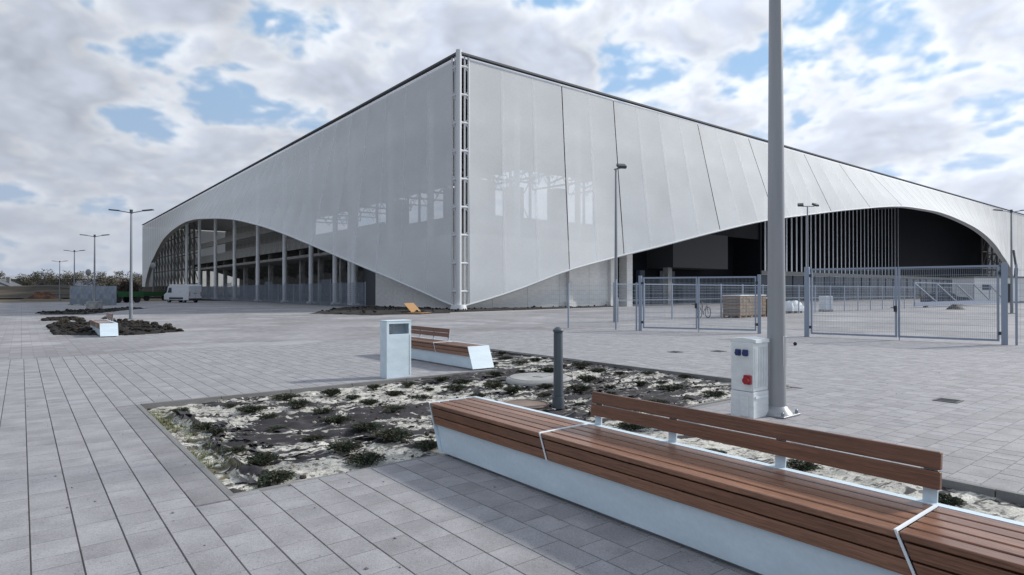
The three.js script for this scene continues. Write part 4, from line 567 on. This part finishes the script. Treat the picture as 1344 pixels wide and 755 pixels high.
for (let k = 2; k < 6; k++) { const o = thing('hoarding_panel', 'blue grey sheet panel of the site hoarding beyond the soil strips', 'hoarding', [3.1 + k * 0.95, 0, -92.5 + k * 2.0], -1.126, 'blue site hoarding panels'); part(o, 'sheet', box(2.15, 2.1, 0.05, 0, 1.15, 0), std([0.25, 0.30, 0.36], 0.6, { map: dirtMap })); part(o, 'post', box(0.08, 2.3, 0.08, -1.1, 1.15, 0), M.galv); part(o, 'foot', box(0.7, 0.14, 0.25, -1.1, 0.07, 0), M.conc); }
heap('earth_bank', 'long low brown earth bank behind the plaza', 'earth bank', 8, -200, 300, 3.0, 34, std([0.10, 0.088, 0.07], 0.95, { map: soilMap }));
heap('orange_mound', 'small orange brown mound in front of the earth bank', 'mound', 3.5, -162, 7, 1.5, 6, std([0.22, 0.11, 0.065], 0.95, { map: soilMap }));
function house(label, x, z, turn, w, d, h, rh, wallM, roofM) { const o = thing('house', label, 'house', [x, 0, z], turn); part(o, 'wall', merge([box(w, h, d, 0, h / 2, 0), extrudeXY([[-w / 2, h], [w / 2, h], [0, h + rh]], d)]), wallM); const a = Math.atan2(rh, w / 2), L = Math.hypot(rh, w / 2) + 0.5; for (const s of [-1, 1]) { part(o, 'roof_slope', box(L, 0.25, d + 0.8, 0, 0, 0).rotateZ(-s * a).translate(s * (w / 4 + 0.1), h + rh / 2 + 0.12, 0), roofM); } for (const x of [-w / 4, w / 4]) { const wn = part(o, 'window', box(1.3, 1.4, 0.08, x, h * 0.55, d / 2 + 0.03), M.glassBlue); part(wn, 'sill', box(1.5, 0.1, 0.16, x, h * 0.55 - 0.76, d / 2 + 0.06), M.whiteFlat); } part(o, 'chimney', box(0.7, 1.6, 0.7, w / 5, h + rh, 0), M.midGrey); return o; }
house('white gabled house with pale roof at the edge of the fields', -4.5, -205, -0.3, 10, 9, 2.0, 2.4, M.wallWhite, M.darkGrey); house('farther low house behind the white gabled house', -24, -230, 0.4, 14, 10, 3, 3.4, M.wallWhite, M.darkGrey);
function shed(label, x, z, turn, w, d, h, wallM, roofM) { const o = thing('warehouse', label, 'warehouse', [x, 0, z], turn); part(o, 'wall', box(w, h, d, 0, h / 2, 0), wallM); part(o, 'roof', extrudeXY([[-d / 2 - 0.5, h], [d / 2 + 0.5, h], [0, h + 1.6]], w + 1).rotateY(Math.PI / 2), roofM); for (let i = 0; i < 6; i++) part(o, 'window', box(w / 12, h * 0.3, 0.1, -w / 2 + (i + 0.5) * w / 6, h * 0.62, d / 2 + 0.05), M.glassBlue); return o; }
shed('dark blue warehouse behind the earth bank', 9, -325, -0.68, 34, 16, 6.5, std([0.06, 0.075, 0.11], 0.6), std([0.30, 0.31, 0.33], 0.6)); shed('long beige hall with brown roof behind the stadium end', 45, -355, -0.68, 72, 20, 6.2, std([0.36, 0.31, 0.25], 0.8), std([0.12, 0.085, 0.07], 0.8));
function farTree(x, z, h, label) { const o = thing('bare_tree', label, 'tree', [x, 0, z], rnd() * 6, 'leafless trees behind the earth bank'); const tr = [rod(V(0, 0, 0), V(0.2, h * 0.5, 0), 0.22, 6, 0.14)], pos = [], colr = []; for (let i = 0; i < 12; i++) { const a = rnd() * 6.28, b = V(Math.cos(a) * h * 0.32 * rr(0.5, 1), h * rr(0.55, 0.95), Math.sin(a) * h * 0.32); tr.push(rod(V(0.1, h * rr(0.25, 0.5), 0), b, 0.08, 4, 0.03)); for (let j = 0; j < 110; j++) { const c = b.clone().add(V(rr(-1, 1), rr(-0.8, 0.8), rr(-1, 1)).multiplyScalar(h * 0.17)), d = V(rr(-1, 1), rr(-0.5, 1), rr(-1, 1)).multiplyScalar(0.5), s = V(rr(-1, 1), rr(-1, 1), rr(-1, 1)).multiplyScalar(0.16); for (const q of [c.clone().sub(s), c.clone().add(s), c.clone().add(d)]) { pos.push(q.x, q.y, q.z); const k = rr(0.8, 1.2); colr.push(0.085 * k, 0.08 * k, 0.06 * k); } } } const g = new THREE.BufferGeometry(); g.setAttribute('position', new THREE.Float32BufferAttribute(pos, 3)); g.setAttribute('color', new THREE.Float32BufferAttribute(colr, 3)); g.computeVertexNormals(); part(o, 'trunk', merge(tr), twigMat); part(o, 'crown', g, leafMat); return o; }
for (let k = 0; k < 14; k++) farTree(-22 + k * 4.6 + rr(-1, 1), -262 + rr(-12, 12), rr(5.5, 8.5), 'leafless grey brown tree behind the earth bank near the houses');
for (let k = 0; k < 20; k++) farTree(-70 + k * 9 + rr(-2, 2), -395 + rr(-15, 15), rr(6, 9), 'leafless grey brown tree on the horizon beyond the warehouses');
{ const o = thing('dark_bush', 'single dark brown bush standing between trailer and lamp post', 'bush', [12.5, 0, -107], 0); o.scale.set(6, 17, 6); part(o, 'foliage', shrubKinds[4][0], std([0.05, 0.035, 0.028], 0.9, { side: THREE.DoubleSide })); part(o, 'twigs', shrubKinds[4][1], twigMat); }
function farMast(label, x, z, h) { const o = thing('signal_mast', label, 'mast', [x, 0, z], -0.6); part(o, 'pole', rod(V(0, 0, 0), V(0, h, 0), 0.16, 8, 0.1), M.galv); part(o, 'head', new THREE.SphereGeometry(0.75, 12, 8).scale(1.0, 1.2, 0.25).translate(0, h, 0), M.galv); return o; }
farMast('distant mast with a round head rising behind the trailers', 27, -185, 8.2); farMast('distant mast with a round head beyond the hoarding', 14, -200, 6.6); farMast('distant mast with a round head rising near the stadium corner', 50, -225, 9); farMast('distant mast with a round head seen beside the lamp of the soil bed', 44, -232, 8.4);

// ---------------------------------------------------------------- haze and render
const renderer = new THREE.WebGLRenderer({ antialias: true });
renderer.setSize(1024, 575); renderer.toneMapping = THREE.LinearToneMapping; renderer.toneMappingExposure = EXPOSURE; renderer.shadowMap.enabled = true;
renderer.render(scene, camera);
